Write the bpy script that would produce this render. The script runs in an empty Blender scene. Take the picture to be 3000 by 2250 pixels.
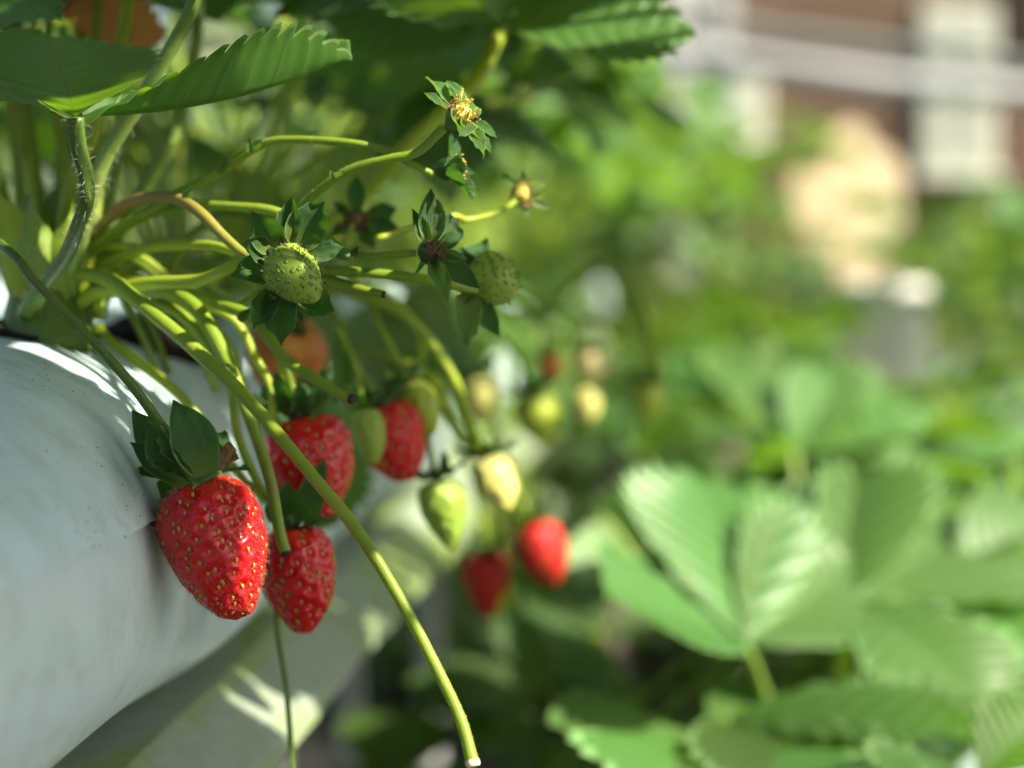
import bpy, math, random
import numpy as np
from mathutils import Vector, Matrix
rng = np.random.default_rng(11)
random.seed(11)
SC = bpy.context.scene
COL = SC.collection

# ------------------------------------------------------------------ camera
H = 1.10                                   # eye height (m)
FPX = 5583.0                               # focal length in pixels of the 3000 px frame
YAW = math.atan(560 / FPX)
PITCH = math.atan(405 / FPX)
cam = bpy.data.cameras.new('camera')
cam.sensor_width = 36.0
cam.lens = 67.0
cam.clip_start = 0.02
cam.clip_end = 400
cam_o = bpy.data.objects.new('camera', cam)
COL.objects.link(cam_o)
cam_o.location = (0, 0, H)
cam_o.rotation_euler = (math.pi / 2 - PITCH, 0, YAW)
SC.camera = cam_o
cam.dof.use_dof = True
cam.dof.focus_distance = 0.572
cam.dof.aperture_fstop = 4.6
cam.dof.aperture_blades = 0

_R = cam_o.rotation_euler.to_matrix()
RT = np.array(_R @ Vector((1, 0, 0)))
UP = np.array(_R @ Vector((0, 1, 0)))
FW = np.array(_R @ Vector((0, 0, -1)))
CAM = np.array((0, 0, H))

# ------------------------------------------------------------------ light
SUN = 0.68 * RT + 0.64 * UP - 0.36 * FW      # direction towards the sun
SUN = SUN / np.linalg.norm(SUN)
world = bpy.data.worlds.new('World')
SC.world = world
world.use_nodes = True
wn = world.node_tree.nodes
bg = wn['Background']
sky = wn.new('ShaderNodeTexSky')
sky.sky_type = 'NISHITA'
sky.sun_disc = False
sky.sun_elevation = math.asin(SUN[2])
sky.sun_rotation = math.atan2(SUN[0], SUN[1])
sky.air_density = 1.0
sky.dust_density = 3.0
sky.ozone_density = 0.6
world.node_tree.links.new(sky.outputs[0], bg.inputs[0])
bg.inputs[1].default_value = 0.062
sun = bpy.data.lights.new('sun', 'SUN')
sun.energy = 5.0
sun.angle = math.radians(0.6)
sun.color = (1.0, 0.91, 0.74)
sun_o = bpy.data.objects.new('sun', sun)
COL.objects.link(sun_o)
sun_o.rotation_euler = Vector(SUN).to_track_quat('Z', 'Y').to_euler()
SC.view_settings.view_transform = 'Standard'
SC.view_settings.look = 'None'
SC.view_settings.exposure = 1.4
SC.view_settings.gamma = 1.0
SC.cycles.use_denoising = True
SC.cycles.max_bounces = 5
SC.cycles.diffuse_bounces = 3
SC.cycles.glossy_bounces = 2
SC.cycles.transmission_bounces = 3
SC.cycles.use_adaptive_sampling = True
SC.cycles.adaptive_threshold = 0.03
SC.cycles.sample_clamp_indirect = 6.0

# ------------------------------------------------------------------ helpers
def P(px, py, d):
    """a point d metres deep that the camera sees at (px,py) of the 3000x2250 frame"""
    return CAM + d * (FW + (px - 1500) / FPX * RT + (1125 - py) / FPX * UP)

def cs(x, y, z):
    """direction: x to the right, y up, z away, as the camera sees it"""
    v = x * RT + y * UP + z * FW
    return v / np.linalg.norm(v)

def unit(v):
    v = np.asarray(v, float)
    return v / max(1e-12, np.linalg.norm(v))

def frame(x, z):
    x = unit(x)
    z = np.asarray(z, float)
    z = z - x * np.dot(z, x)
    z = unit(z)
    return x, np.cross(z, x), z

def mat4(loc, x, y, z, s=1.0):
    m = Matrix.Identity(4)
    for i, a in enumerate((x, y, z)):
        for r in range(3):
            m[r][i] = float(a[r] * s)
    for r in range(3):
        m[r][3] = float(loc[r])
    return m

def build_mesh(name, v, faces, uv=None, smooth=True, mat=None, col=None):
    me = bpy.data.meshes.new(name)
    v = np.asarray(v, np.float64)
    me.from_pydata(v.tolist(), [], faces if isinstance(faces, list) else faces.tolist())
    if uv is not None:
        lay = me.uv_layers.new(name='UVMap')
        idx = np.empty(len(me.loops), np.int32)
        me.loops.foreach_get('vertex_index', idx)
        lay.data.foreach_set('uv', np.asarray(uv, np.float32)[idx].ravel())
    if smooth:
        me.polygons.foreach_set('use_smooth', np.ones(len(me.polygons), bool))
    if mat is not None:
        me.materials.append(mat)
    me.update()
    return me

_PW = {}
def world_of(o):
    if o.name in _PW:
        return _PW[o.name]
    return Matrix.Translation(o.location)

def obj(name, me, parent=None, matrix=None):
    """link a mesh as one object; matrix is its world matrix (identity: the mesh is in world space)"""
    o = bpy.data.objects.new(name, me)
    COL.objects.link(o)
    m = matrix if matrix is not None else Matrix.Identity(4)
    if parent is not None:
        o.parent = parent
        o.matrix_basis = world_of(parent).inverted() @ m
    else:
        o.matrix_basis = m
    _PW[o.name] = m
    return o

def tag(o, label=None, cat=None, group=None, kind=None):
    if label: o['label'] = label
    if cat: o['category'] = cat
    if group: o['group'] = group
    if kind: o['kind'] = kind
    return o

def thing(name, loc, label, cat, group=None):
    o = bpy.data.objects.new(name, None)
    COL.objects.link(o)
    o.empty_display_size = 0.01
    o.location = [float(c) for c in loc]
    return tag(o, label, cat, group)

def catmull(pts, n):
    p = np.asarray(pts, float)
    k = len(p)
    ext = np.vstack([2 * p[0] - p[1], p, 2 * p[-1] - p[-2]])
    t = np.linspace(0, k - 1 - 1e-9, n)
    i = t.astype(int)
    f = (t - i)[:, None]
    a, b, c, d = ext[i], ext[i + 1], ext[i + 2], ext[i + 3]
    return 0.5 * (2 * b + (c - a) * f + (2 * a - 5 * b + 4 * c - d) * f ** 2 + (3 * b - a - 3 * c + d) * f ** 3)

def tube_arrays(pts, radii, n=24, seg=8, wob=0.0):
    c = catmull(np.asarray(pts, float), n)
    r = np.interp(np.linspace(0, 1, n), np.linspace(0, 1, len(radii)), radii)
    tg = np.gradient(c, axis=0)
    tg /= np.linalg.norm(tg, axis=1)[:, None]
    ref = np.array((0.31, 0.22, 0.92))
    u = np.cross(tg, ref)
    u /= np.linalg.norm(u, axis=1)[:, None]
    w = np.cross(tg, u)
    a = np.linspace(0, 2 * np.pi, seg, endpoint=False)
    if wob:
        r = r * (1 + wob * np.convolve(rng.normal(size=n + 4), np.ones(5) / 5, 'valid'))
    ring = (np.cos(a)[None, :, None] * u[:, None, :] + np.sin(a)[None, :, None] * w[:, None, :])
    v = c[:, None, :] + ring * r[:, None, None]
    V = v.reshape(-1, 3)
    F = []
    for i in range(n - 1):
        for j in range(seg):
            k = (j + 1) % seg
            F.append((i * seg + j, i * seg + k, (i + 1) * seg + k, (i + 1) * seg + j))
    b = len(V)
    V = np.vstack([V, c[0], c[-1] + tg[-1] * r[-1] * 0.15])
    for j in range(seg):
        k = (j + 1) % seg
        F.append((k, j, b))
        F.append(((n - 1) * seg + j, (n - 1) * seg + k, b + 1))
    uv = np.vstack([np.stack([np.repeat(np.linspace(0, 1, n), seg), np.tile(a / 6.2832, n)], 1), [[0, 0], [1, 0]]])
    return V, F, uv, c, ring, r

def merge(parts):
    V, F, U, b = [], [], [], 0
    for v, f, u in parts:
        V.append(v); U.append(u)
        F += [tuple(i + b for i in q) for q in f]
        b += len(v)
    return np.vstack(V), F, np.vstack(U)

# ------------------------------------------------------------------ materials
class N:
    def __init__(self, name):
        self.m = bpy.data.materials.new(name)
        self.m.use_nodes = True
        self.t = self.m.node_tree
        self.b = self.t.nodes['Principled BSDF']
        self.out = self.t.nodes['Material Output']
    def n(self, typ, **kw):
        x = self.t.nodes.new(typ)
        for k, v in kw.items():
            setattr(x, k, v)
        return x
    def l(self, a, b):
        self.t.links.new(a, b)
    def math(self, op, a, b=0.0, c=0.0):
        x = self.n('ShaderNodeMath', operation=op)
        for i, q in enumerate((a, b, c)):
            if isinstance(q, (int, float)):
                x.inputs[i].default_value = q
            else:
                self.l(q, x.inputs[i])
        return x.outputs[0]
    def noise(self, scale, detail=3.0, rough=0.5, vec=None):
        x = self.n('ShaderNodeTexNoise')
        x.inputs['Scale'].default_value = scale
        x.inputs['Detail'].default_value = detail
        x.inputs['Roughness'].default_value = rough
        if vec is not None:
            self.l(vec, x.inputs['Vector'])
        return x.outputs[0]
    def ramp(self, fac, stops):
        x = self.n('ShaderNodeValToRGB')
        el = x.color_ramp.elements
        while len(el) < len(stops):
            el.new(0.5)
        for e, (p, c) in zip(el, stops):
            e.position = p
            e.color = (*c, 1) if len(c) == 3 else c
        self.l(fac, x.inputs[0])
        return x.outputs[0]
    def mix(self, fac, a, b, mode='MIX'):
        x = self.n('ShaderNodeMix', data_type='RGBA', blend_type=mode)
        for i, q in ((0, fac), (6, a), (7, b)):
            if isinstance(q, (int, float)):
                x.inputs[i].default_value = q
            elif isinstance(q, tuple):
                x.inputs[i].default_value = (*q, 1)
            else:
                self.l(q, x.inputs[i])
        return x.outputs[2]
    def bump(self, h, strength, dist):
        x = self.n('ShaderNodeBump')
        x.inputs['Strength'].default_value = strength
        x.inputs['Distance'].default_value = dist
        self.l(h, x.inputs['Height'])
        self.l(x.outputs[0], self.b.inputs['Normal'])
        return x.outputs[0]
    def objco(self):
        return self.n('ShaderNodeTexCoord').outputs['Object']
    def uv(self):
        return self.n('ShaderNodeTexCoord').outputs['UV']
    def setp(self, **kw):
        for k, v in kw.items():
            self.b.inputs[k.replace('_', ' ')].default_value = v

def leaf_material(name, top, vein, trans, tfac, nv=9, rough=0.42, spec=0.5, bump=0.6, lengthwise=False):
    m = N(name)
    sep = m.n('ShaderNodeSeparateXYZ')
    m.l(m.uv(), sep.inputs[0])
    u, v = sep.outputs[0], sep.outputs[1]
    av = m.math('ABSOLUTE', m.math('SUBTRACT', v, 0.5))
    av = m.math('MULTIPLY', av, 2.0)
    ph = m.math('MULTIPLY', m.math('ADD', v, m.math('MULTIPLY', m.math('MULTIPLY', u, m.math('SUBTRACT', v, 0.5)), -0.35)) if lengthwise else u, float(nv))
    tri = m.math('ABSOLUTE', m.math('SUBTRACT', m.math('FRACT', ph), 0.5))   # 0.5 at vein, 0 between
    veins = m.math('SMOOTH_MIN', 1.0, m.math('MULTIPLY', m.math('SUBTRACT', 0.5, tri), 9.0), 0.2)
    mid = m.math('MINIMUM', 1.0, m.math('MULTIPLY', av, 22.0))
    vm = m.math('MINIMUM', veins, mid)                                       # 0 on a vein, 1 off it
    nz = m.noise(26.0, 4.0, 0.6, m.uv())
    fine = m.noise(90.0, 2.0, 0.5, m.uv())
    info = m.n('ShaderNodeObjectInfo').outputs['Random']
    base = m.mix(m.math('MULTIPLY', nz, 0.75), tuple(c * 0.72 for c in top), tuple(min(1, c * 1.3) for c in top))
    hue = m.n('ShaderNodeHueSaturation')
    m.l(base, hue.inputs['Color'])
    m.l(m.math('ADD', 0.482, m.math('MULTIPLY', info, 0.036)), hue.inputs['Hue'])
    m.l(m.math('ADD', 0.75, m.math('MULTIPLY', info, 0.5)), hue.inputs['Value'])
    colr = m.mix(m.math('MULTIPLY', m.math('SUBTRACT', 1.0, vm), 0.55), hue.outputs[0], vein)
    if lengthwise:
        colr = m.mix(m.math('MAXIMUM', 0.0, m.math('MULTIPLY', m.math('SUBTRACT', 0.42, u), 1.6)), colr, (0.20, 0.26, 0.035))
    marg = m.math('MULTIPLY', m.math('GREATER_THAN', m.math('ADD', av, m.math('MULTIPLY', nz, 0.03)), 0.955), 0.75)
    colr = m.mix(marg, colr, tuple(min(0.8, c * 2.2 + 0.08) for c in top))
    m.l(colr, m.b.inputs['Base Color'])
    m.setp(Roughness=rough)
    m.b.inputs['Specular IOR Level'].default_value = spec
    h = m.math('ADD', m.math('MULTIPLY', vm, 0.7), m.math('MULTIPLY', fine, 0.5))
    nb = m.bump(h, bump, 0.0006)
    tr = m.n('ShaderNodeBsdfTranslucent')
    m.l(m.mix(m.math('MULTIPLY', m.math('SUBTRACT', 1.0, vm), 0.5), trans, tuple(c * 0.55 for c in trans)), tr.inputs[0])
    mx = m.n('ShaderNodeMixShader')
    mx.inputs[0].default_value = tfac
    m.l(m.b.outputs[0], mx.inputs[1])
    m.l(tr.outputs[0], mx.inputs[2])
    m.l(mx.outputs[0], m.out.inputs[0])
    return m.m

M = {}
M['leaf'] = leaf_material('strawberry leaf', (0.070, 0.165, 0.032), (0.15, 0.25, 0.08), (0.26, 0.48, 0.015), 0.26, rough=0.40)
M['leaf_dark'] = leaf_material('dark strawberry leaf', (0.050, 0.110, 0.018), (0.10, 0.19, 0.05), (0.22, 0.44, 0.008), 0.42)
M['leaf_deep'] = leaf_material('shade darkened strawberry leaf', (0.050, 0.110, 0.016), (0.09, 0.16, 0.04), (0.12, 0.28, 0.006), 0.26)  # darker leaf copy: shade among the plants behind is put into its colour
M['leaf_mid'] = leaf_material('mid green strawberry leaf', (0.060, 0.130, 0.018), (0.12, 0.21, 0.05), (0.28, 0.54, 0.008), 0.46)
M['leaf_red'] = leaf_material('withered orange leaf', (0.66, 0.27, 0.10), (0.60, 0.16, 0.06), (0.85, 0.34, 0.10), 0.5)
M['leaf_pale'] = leaf_material('pale leaf underside', (0.30, 0.42, 0.20), (0.36, 0.46, 0.26), (0.35, 0.50, 0.12), 0.30)
M['sepal'] = leaf_material('sepal', (0.038, 0.098, 0.026), (0.12, 0.20, 0.08), (0.10, 0.30, 0.012), 0.28, nv=7, rough=0.5, spec=0.35, lengthwise=True)
M['sepal_light'] = leaf_material('light sepal', (0.085, 0.20, 0.05), (0.18, 0.30, 0.12), (0.26, 0.46, 0.05), 0.35, nv=7, rough=0.45, spec=0.4, lengthwise=True)

def stem_material(name, c1, c2, tfac=0.28):
    m = N(name)
    sep = m.n('ShaderNodeSeparateXYZ')
    m.l(m.uv(), sep.inputs[0])
    nz = m.noise(260.0, 3.0, 0.6, m.objco())
    nb = m.noise(22.0, 2.0, 0.5, m.objco())
    c = m.ramp(nb, [(0.32, c1), (0.68, c2)])
    c = m.mix(m.math('MULTIPLY', nz, 0.35), c, tuple(x * 0.55 for x in c1))
    c = m.mix(m.ramp(m.noise(55.0, 3.0, 0.6, m.objco()), [(0.60, (0, 0, 0)), (0.80, (0.45, 0.45, 0.45))]), c, (0.26, 0.12, 0.04))
    m.l(c, m.b.inputs['Base Color'])
    m.setp(Roughness=0.42)
    m.b.inputs['Specular IOR Level'].default_value = 0.4
    m.bump(m.noise(900.0, 2.0, 0.5, m.objco()), 0.35, 0.0004)
    tr = m.n('ShaderNodeBsdfTranslucent')
    m.l(c, tr.inputs[0])
    mx = m.n('ShaderNodeMixShader')
    mx.inputs[0].default_value = tfac
    m.l(m.b.outputs[0], mx.inputs[1])
    m.l(tr.outputs[0], mx.inputs[2])
    m.l(mx.outputs[0], m.out.inputs[0])
    return m.m

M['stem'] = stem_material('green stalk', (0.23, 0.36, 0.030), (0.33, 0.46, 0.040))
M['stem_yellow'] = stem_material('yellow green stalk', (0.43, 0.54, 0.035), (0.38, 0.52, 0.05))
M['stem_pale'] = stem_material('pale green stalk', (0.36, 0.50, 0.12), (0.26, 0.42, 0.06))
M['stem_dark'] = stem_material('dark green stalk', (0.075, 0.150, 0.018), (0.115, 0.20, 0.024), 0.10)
M['stem_brown'] = stem_material('brownish stalk', (0.36, 0.22, 0.07), (0.34, 0.37, 0.06))

def plain(name, c, rough=0.6, var=0.25, scale=120.0, spec=0.3, bump=0.0, bscale=400.0, sheen=0.0):
    m = N(name)
    nz = m.noise(scale, 4.0, 0.6, m.objco())
    m.l(m.mix(nz, tuple(x * (1 - var) for x in c), tuple(min(1, x * (1 + var)) for x in c)), m.b.inputs['Base Color'])
    m.setp(Roughness=rough)
    m.b.inputs['Specular IOR Level'].default_value = spec
    m.b.inputs['Sheen Weight'].default_value = sheen
    if bump:
        m.bump(m.noise(bscale, 3.0, 0.6, m.objco()), bump, 0.001)
    return m.m

M['cut'] = plain('cut stalk end', (0.045, 0.03, 0.022), 0.9, 0.5, 900)
M['cut_pale'] = plain('pale cut stalk end', (0.75, 0.72, 0.42), 0.7, 0.15, 900)
M['dry'] = plain('dry brown petal', (0.20, 0.115, 0.05), 0.8, 0.55, 420, bump=0.6, bscale=900)
M['pollen'] = plain('yellow anthers', (0.66, 0.52, 0.12), 0.6, 0.3, 900)
M['style'] = plain('dark styles', (0.035, 0.03, 0.012), 0.6, 0.3, 900)
M['hair'] = plain('fine hairs', (0.55, 0.58, 0.42), 0.5, 0.1, 900)
M['hair_red'] = plain('fine fruit hairs', (0.62, 0.28, 0.16), 0.45, 0.1, 900)
def seed_material():
    m = N('yellow seed')
    r = m.n('ShaderNodeObjectInfo').outputs['Random']
    c = m.ramp(r, [(0.0, (0.30, 0.24, 0.03)), (0.35, (0.46, 0.34, 0.04)), (0.8, (0.58, 0.40, 0.05)), (1.0, (0.36, 0.36, 0.06))])
    m.l(m.mix(m.math('MULTIPLY', m.noise(1100.0, 2.0, 0.5, m.objco()), 0.5), c, (0.25, 0.16, 0.02)), m.b.inputs['Base Color'])
    m.setp(Roughness=0.4)
    return m.m
M['seed'] = seed_material()
M['seed_green'] = plain('green seed', (0.17, 0.27, 0.030), 0.4, 0.3, 1100, spec=0.5)
M['seed_dull'] = plain('dull seed', (0.34, 0.26, 0.04), 0.4, 0.3, 1100, spec=0.5)

def fruit_material(name, body, shoulder, tip, rough=0.24, sss=0.25, rad=(1.0, 0.15, 0.08), h0=0.18, h1=0.9, coat=0.3):
    m = N(name)
    sep = m.n('ShaderNodeSeparateXYZ')
    m.l(m.uv(), sep.inputs[0])
    nz = m.noise(140.0, 4.0, 0.6, m.objco())
    nl = m.noise(45.0, 2.0, 0.5, m.objco())
    pos = m.math('ADD', sep.outputs[1], m.math('MULTIPLY', m.math('SUBTRACT', nl, 0.5), 0.25))
    c = m.ramp(pos, [(0.02, shoulder), (h0, body), (h1, body), (1.0, tip)])
    c = m.mix(m.math('MULTIPLY', nz, 0.45), c, tuple(x * 0.62 for x in body))
    m.l(c, m.b.inputs['Base Color'])
    m.setp(Roughness=rough)
    m.b.inputs['Subsurface Weight'].default_value = sss
    m.b.inputs['Specular IOR Level'].default_value = 0.32
    m.b.inputs['Subsurface Radius'].default_value = rad
    m.b.inputs['Subsurface Scale'].default_value = 0.003
    m.b.inputs['Coat Weight'].default_value = coat
    m.b.inputs['Coat Roughness'].default_value = 0.12
    m.bump(m.noise(1500.0, 2.0, 0.5, m.objco()), 0.06, 0.0004)
    return m.m

M['red'] = fruit_material('ripe strawberry skin', (0.54, 0.005, 0.009), (0.62, 0.035, 0.010), (0.50, 0.008, 0.010), rough=0.24, sss=0.10, coat=0.28)
M['red_dark'] = fruit_material('dark ripe strawberry skin', (0.52, 0.008, 0.012), (0.46, 0.012, 0.012), (0.38, 0.01, 0.01), rough=0.48, coat=0.0, sss=0.0)
M['orange'] = fruit_material('ripening orange strawberry skin', (0.66, 0.20, 0.045), (0.72, 0.34, 0.08), (0.42, 0.03, 0.02), rough=0.4, sss=0.0, coat=0.0)
M['green'] = fruit_material('unripe green strawberry skin', (0.27, 0.39, 0.050), (0.36, 0.47, 0.10), (0.28, 0.32, 0.03), rough=0.42, sss=0.0, coat=0.0)
M['olive'] = fruit_material('unripe olive strawberry skin', (0.36, 0.45, 0.045), (0.42, 0.50, 0.09), (0.42, 0.38, 0.05), rough=0.42, sss=0.0, coat=0.0)
M['yellow'] = fruit_material('pale yellow strawberry skin', (0.66, 0.62, 0.19), (0.60, 0.63, 0.22), (0.58, 0.50, 0.06), rough=0.36, sss=0.0, coat=0.0)
M['cream'] = fruit_material('cream strawberry skin', (0.66, 0.56, 0.26), (0.62, 0.60, 0.28), (0.60, 0.20, 0.10), rough=0.4, sss=0.0, coat=0.0)

def bag_material(name, c, dirt):
    m = N(name)
    co = m.objco()
    big = m.noise(9.0, 4.0, 0.55, co)
    mid = m.noise(60.0, 5.0, 0.65, co)
    base = m.mix(big, tuple(x * 0.90 for x in c), c)
    base = m.mix(m.math('MULTIPLY', m.ramp(mid, [(0.48, (0, 0, 0)), (0.72, (1, 1, 1))]), 0.34), base, (0.30, 0.34, 0.24))
    # algae film and specks of soil
    st = m.n('ShaderNodeMapping'); st.inputs['Scale'].default_value = (1.0, 0.45, 1.0)
    m.l(co, st.inputs[0])
    vor = m.n('ShaderNodeTexVoronoi'); vor.inputs['Scale'].default_value = 420.0
    m.l(st.outputs[0], vor.inputs['Vector'])
    sp = m.ramp(vor.outputs['Distance'], [(0.10, (1, 1, 1)), (0.17, (0, 0, 0))])
    patch = m.ramp(m.noise(34.0, 3.0, 0.6, co), [(0.44, (0, 0, 0)), (0.58, (1, 1, 1))])
    base = m.mix(m.math('MULTIPLY', m.math('MULTIPLY', sp, patch), dirt), base, (0.035, 0.04, 0.03))
    vor2 = m.n('ShaderNodeTexVoronoi'); vor2.inputs['Scale'].default_value = 95.0
    m.l(st.outputs[0], vor2.inputs['Vector'])
    sp2 = m.ramp(vor2.outputs['Distance'], [(0.045, (1, 1, 1)), (0.075, (0, 0, 0))])
    base = m.mix(m.math('MULTIPLY', sp2, dirt), base, (0.06, 0.065, 0.045))
    m.l(base, m.b.inputs['Base Color'])
    m.setp(Roughness=0.40)
    m.b.inputs['Specular IOR Level'].default_value = 0.5
    wr = m.n('ShaderNodeMapping'); wr.inputs['Scale'].default_value = (1.0, 1.0, 0.8)
    m.l(co, wr.inputs[0])
    wv = m.n('ShaderNodeMapping'); wv.inputs['Scale'].default_value = (1.0, 2.6, 0.5); wv.inputs['Rotation'].default_value = (0.5, 0, 0)
    m.l(co, wv.inputs[0])
    cre = m.math('ABSOLUTE', m.math('SUBTRACT', m.noise(26.0, 3.0, 0.5, wv.outputs[0]), 0.5))
    hh = m.math('ADD', m.math('ADD', m.noise(22.0, 4.0, 0.55, wr.outputs[0]), m.math('MULTIPLY', m.math('MINIMUM', cre, 0.06), 0.15)), m.math('MULTIPLY', m.noise(300.0, 2.0, 0.5, co), 0.05))
    m.bump(hh, 0.45, 0.006)
    return m.m
M['bag'] = bag_material('white plastic film', (0.61, 0.78, 0.81), 0.9)
M['bag_low'] = bag_material('clean white plastic film', (0.62, 0.75, 0.78), 0.22)
def trough_material():
    m = N('algae stained plastic trough')
    co = m.objco()
    st = m.n('ShaderNodeMapping'); st.inputs['Scale'].default_value = (2.0, 0.5, 2.0)
    m.l(co, st.inputs[0])
    big = m.ramp(m.noise(14.0, 3.0, 0.6, st.outputs[0]), [(0.42, (0.34, 0.41, 0.32)), (0.58, (0.25, 0.36, 0.08))])
    c = m.mix(m.math('MULTIPLY', m.noise(120.0, 4.0, 0.65, co), 0.7), big, (0.10, 0.11, 0.08))
    m.l(c, m.b.inputs['Base Color'])
    m.setp(Roughness=0.5)
    m.bump(m.noise(70.0, 3.0, 0.6, co), 0.25, 0.002)
    return m.m
M['trough'] = trough_material()
M['soil'] = plain('dark substrate', (0.014, 0.010, 0.007), 0.95, 0.6, 160, bump=1.0, bscale=260)
M['ground'] = plain('dark weed mat', (0.015, 0.016, 0.013), 0.9, 0.5, 8, bump=0.5, bscale=60)
M['metal'] = plain('galvanised steel', (0.42, 0.44, 0.44), 0.45, 0.12, 20, spec=0.6)

# ------------------------------------------------------------------ shapes of plants
def leaflet_arrays(L=1.0, W=0.82, fold=0.35, curl=0.25, side_curl=0.0, nt=9, n=45, m=6, seed=0, corr=0.030, tooth=0.085, wave=0.02, narrow=0.85, tipcurl=0.0):
    """a toothed leaflet: base at the origin, tip towards +X, upper face +Z"""
    r = np.random.default_rng(seed)
    u = np.linspace(0, 1, n)
    w = W * 0.5 * np.sin(np.pi * np.clip(u, 0, 1) ** narrow) ** 0.72
    w[0] = 0.012
    w[-1] = 0.010
    ph = (u * nt) % 1.0
    saw = np.where(ph < 0.72, ph / 0.72, (1 - ph) / 0.28)
    saw = saw ** 1.2
    env = np.clip((u - 0.18) / 0.15, 0, 1) * np.clip((1.0 - u) / 0.10, 0, 1)
    vs = np.linspace(-1, 1, 2 * m + 1)
    V = np.zeros((n, 2 * m + 1, 3)); UVv = np.zeros((n, 2 * m + 1, 2))
    ph1, ph2 = r.uniform(0, 6.28, 2)
    for j, v in enumerate(vs):
        a = abs(v)
        edge = np.clip((a - 0.80) / 0.2, 0, 1)
        half = w * a * (1 + edge * env * (saw - 0.4) * tooth * 2.6)
        along = u + 0.55 * w * a * (1 - 0.75 * u ** 3) + edge * env * (saw - 0.4) * tooth * 0.55
        fa = fold + side_curl * a
        y = half * np.cos(fa) * np.sign(v)
        z = half * np.sin(fa)
        z = z - corr * np.cos(2 * np.pi * nt * (u)) * a * (1 - 0.3 * a) * np.clip(w / (0.3 * W), 0, 1) * 0.5
        z = z + wave * np.sin(5.0 * u + ph1 + 2.2 * v) * a + edge * env * saw * tipcurl
        ang = curl * along
        x = along
        if abs(curl) > 1e-6:
            x = np.sin(ang) / curl
            z = z - (1 - np.cos(ang)) / curl
        V[:, j] = np.stack([x, y, z], 1) * L
        UVv[:, j, 0] = u
        UVv[:, j, 1] = v * 0.5 + 0.5
    k = 2 * m + 1
    F = [(i * k + j, (i + 1) * k + j, (i + 1) * k + j + 1, i * k + j + 1) for i in range(n - 1) for j in range(k - 1)]
    return V.reshape(-1, 3), F, UVv.reshape(-1, 2)

def sepal_arrays(L=1.0, W=0.42, cup=0.35, bend=0.3, teeth=(), n=18, m=4, seed=0, wide=0.62):
    """a pointed sepal: base at the origin, tip towards +X, inner (upper) face +Z; teeth = ((u, side), ...)"""
    r = np.random.default_rng(seed)
    u = np.linspace(0, 1, n)
    w = W * 0.5 * (np.clip(np.sin(np.pi * u ** wide), 0, 1) ** 0.85 * (1 - 0.35 * u ** 4) + 0.40 * (1 - u) ** 2)
    w[-1] = 0.008
    vs = np.linspace(-1, 1, 2 * m + 1)
    V = np.zeros((n, 2 * m + 1, 3)); U = np.zeros((n, 2 * m + 1, 2))
    p = r.uniform(0, 6.28)
    for j, v in enumerate(vs):
        a = abs(v)
        half = w * a
        along = u + 0.06 * a * np.sin(np.pi * u)
        if a > 0.99:
            for (tu, sd) in teeth:
                if sd * v > 0:
                    g = np.clip(1 - np.abs(u - tu) / 0.07, 0, 1)
                    half = half + g * 0.035
                    along = along + g * 0.07
        z = cup * half * a + 0.045 * np.sin(6 * u + p + 2 * v) * a + 0.016 * np.sin(13 * u + 2 * p + 5 * v) * a - 0.014 * np.cos(u * 24) * a - 0.014 * np.exp(-(v / 0.12) ** 2) * np.sin(np.pi * u)
        y = half * np.sign(v)
        ang = bend * along
        x = np.sin(ang) / bend if abs(bend) > 1e-6 else along
        z = z - ((1 - np.cos(ang)) / bend if abs(bend) > 1e-6 else 0)
        V[:, j] = np.stack([x, y, z], 1) * L
        U[:, j, 0] = u; U[:, j, 1] = v * 0.5 + 0.5
    k = 2 * m + 1
    F = [(i * k + j, (i + 1) * k + j, (i + 1) * k + j + 1, i * k + j + 1) for i in range(n - 1) for j in range(k - 1)]
    return V.reshape(-1, 3), F, U.reshape(-1, 2)

LEAFLETS = {}
def leaflet_mesh(kind, i):
    key = (kind, i)
    if key not in LEAFLETS:
        q = np.random.default_rng(900 + i)
        v, f, u = leaflet_arrays(1.0, q.uniform(0.74, 0.90), q.uniform(0.12, 0.48), q.uniform(-0.15, 0.75),
                                 q.uniform(-0.25, 0.25), int(q.integers(8, 11)), seed=i, wave=0.035)
        LEAFLETS[key] = build_mesh('leaflet', v, f, u, True, M[kind])
    return LEAFLETS[key]

def hairs_on_tube(c, ring, r, count, length, thick, seed, droop=0.0, span=(0, 1)):
    q = np.random.default_rng(seed)
    n, sg = ring.shape[:2]
    V, F = [], []
    for k in range(count):
        i = int(q.uniform(span[0], span[1]) * (n - 1)); j = int(q.integers(0, sg))
        i2 = min(n - 1, i + 1); t = q.random()
        b = c[i] * (1 - t) + c[i2] * t
        d = unit(ring[i, j] + q.normal(size=3) * 0.35)
        L = length * q.uniform(0.5, 1.25)
        p0 = b + ring[i, j] * r[i] * 0.96
        mid = p0 + d * L * 0.55
        tip = p0 + d * L + np.array((0, 0, -droop * L)) + q.normal(size=3) * L * 0.12
        side = unit(np.cross(d, q.normal(size=3))) * thick
        o2 = unit(np.cross(d, side)) * thick
        b0 = len(V)
        V += [p0 + side, p0 - side * .5 + o2 * .87, p0 - side * .5 - o2 * .87, mid + side * .7, mid - side * .35 + o2 * .6, mid - side * .35 - o2 * .6, tip]
        for a, e in ((0, 1), (1, 2), (2, 0)):
            F += [(b0 + a, b0 + e, b0 + 3 + e, b0 + 3 + a), (b0 + 3 + a, b0 + 3 + e, b0 + 6)]
    return np.array(V), F

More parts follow.
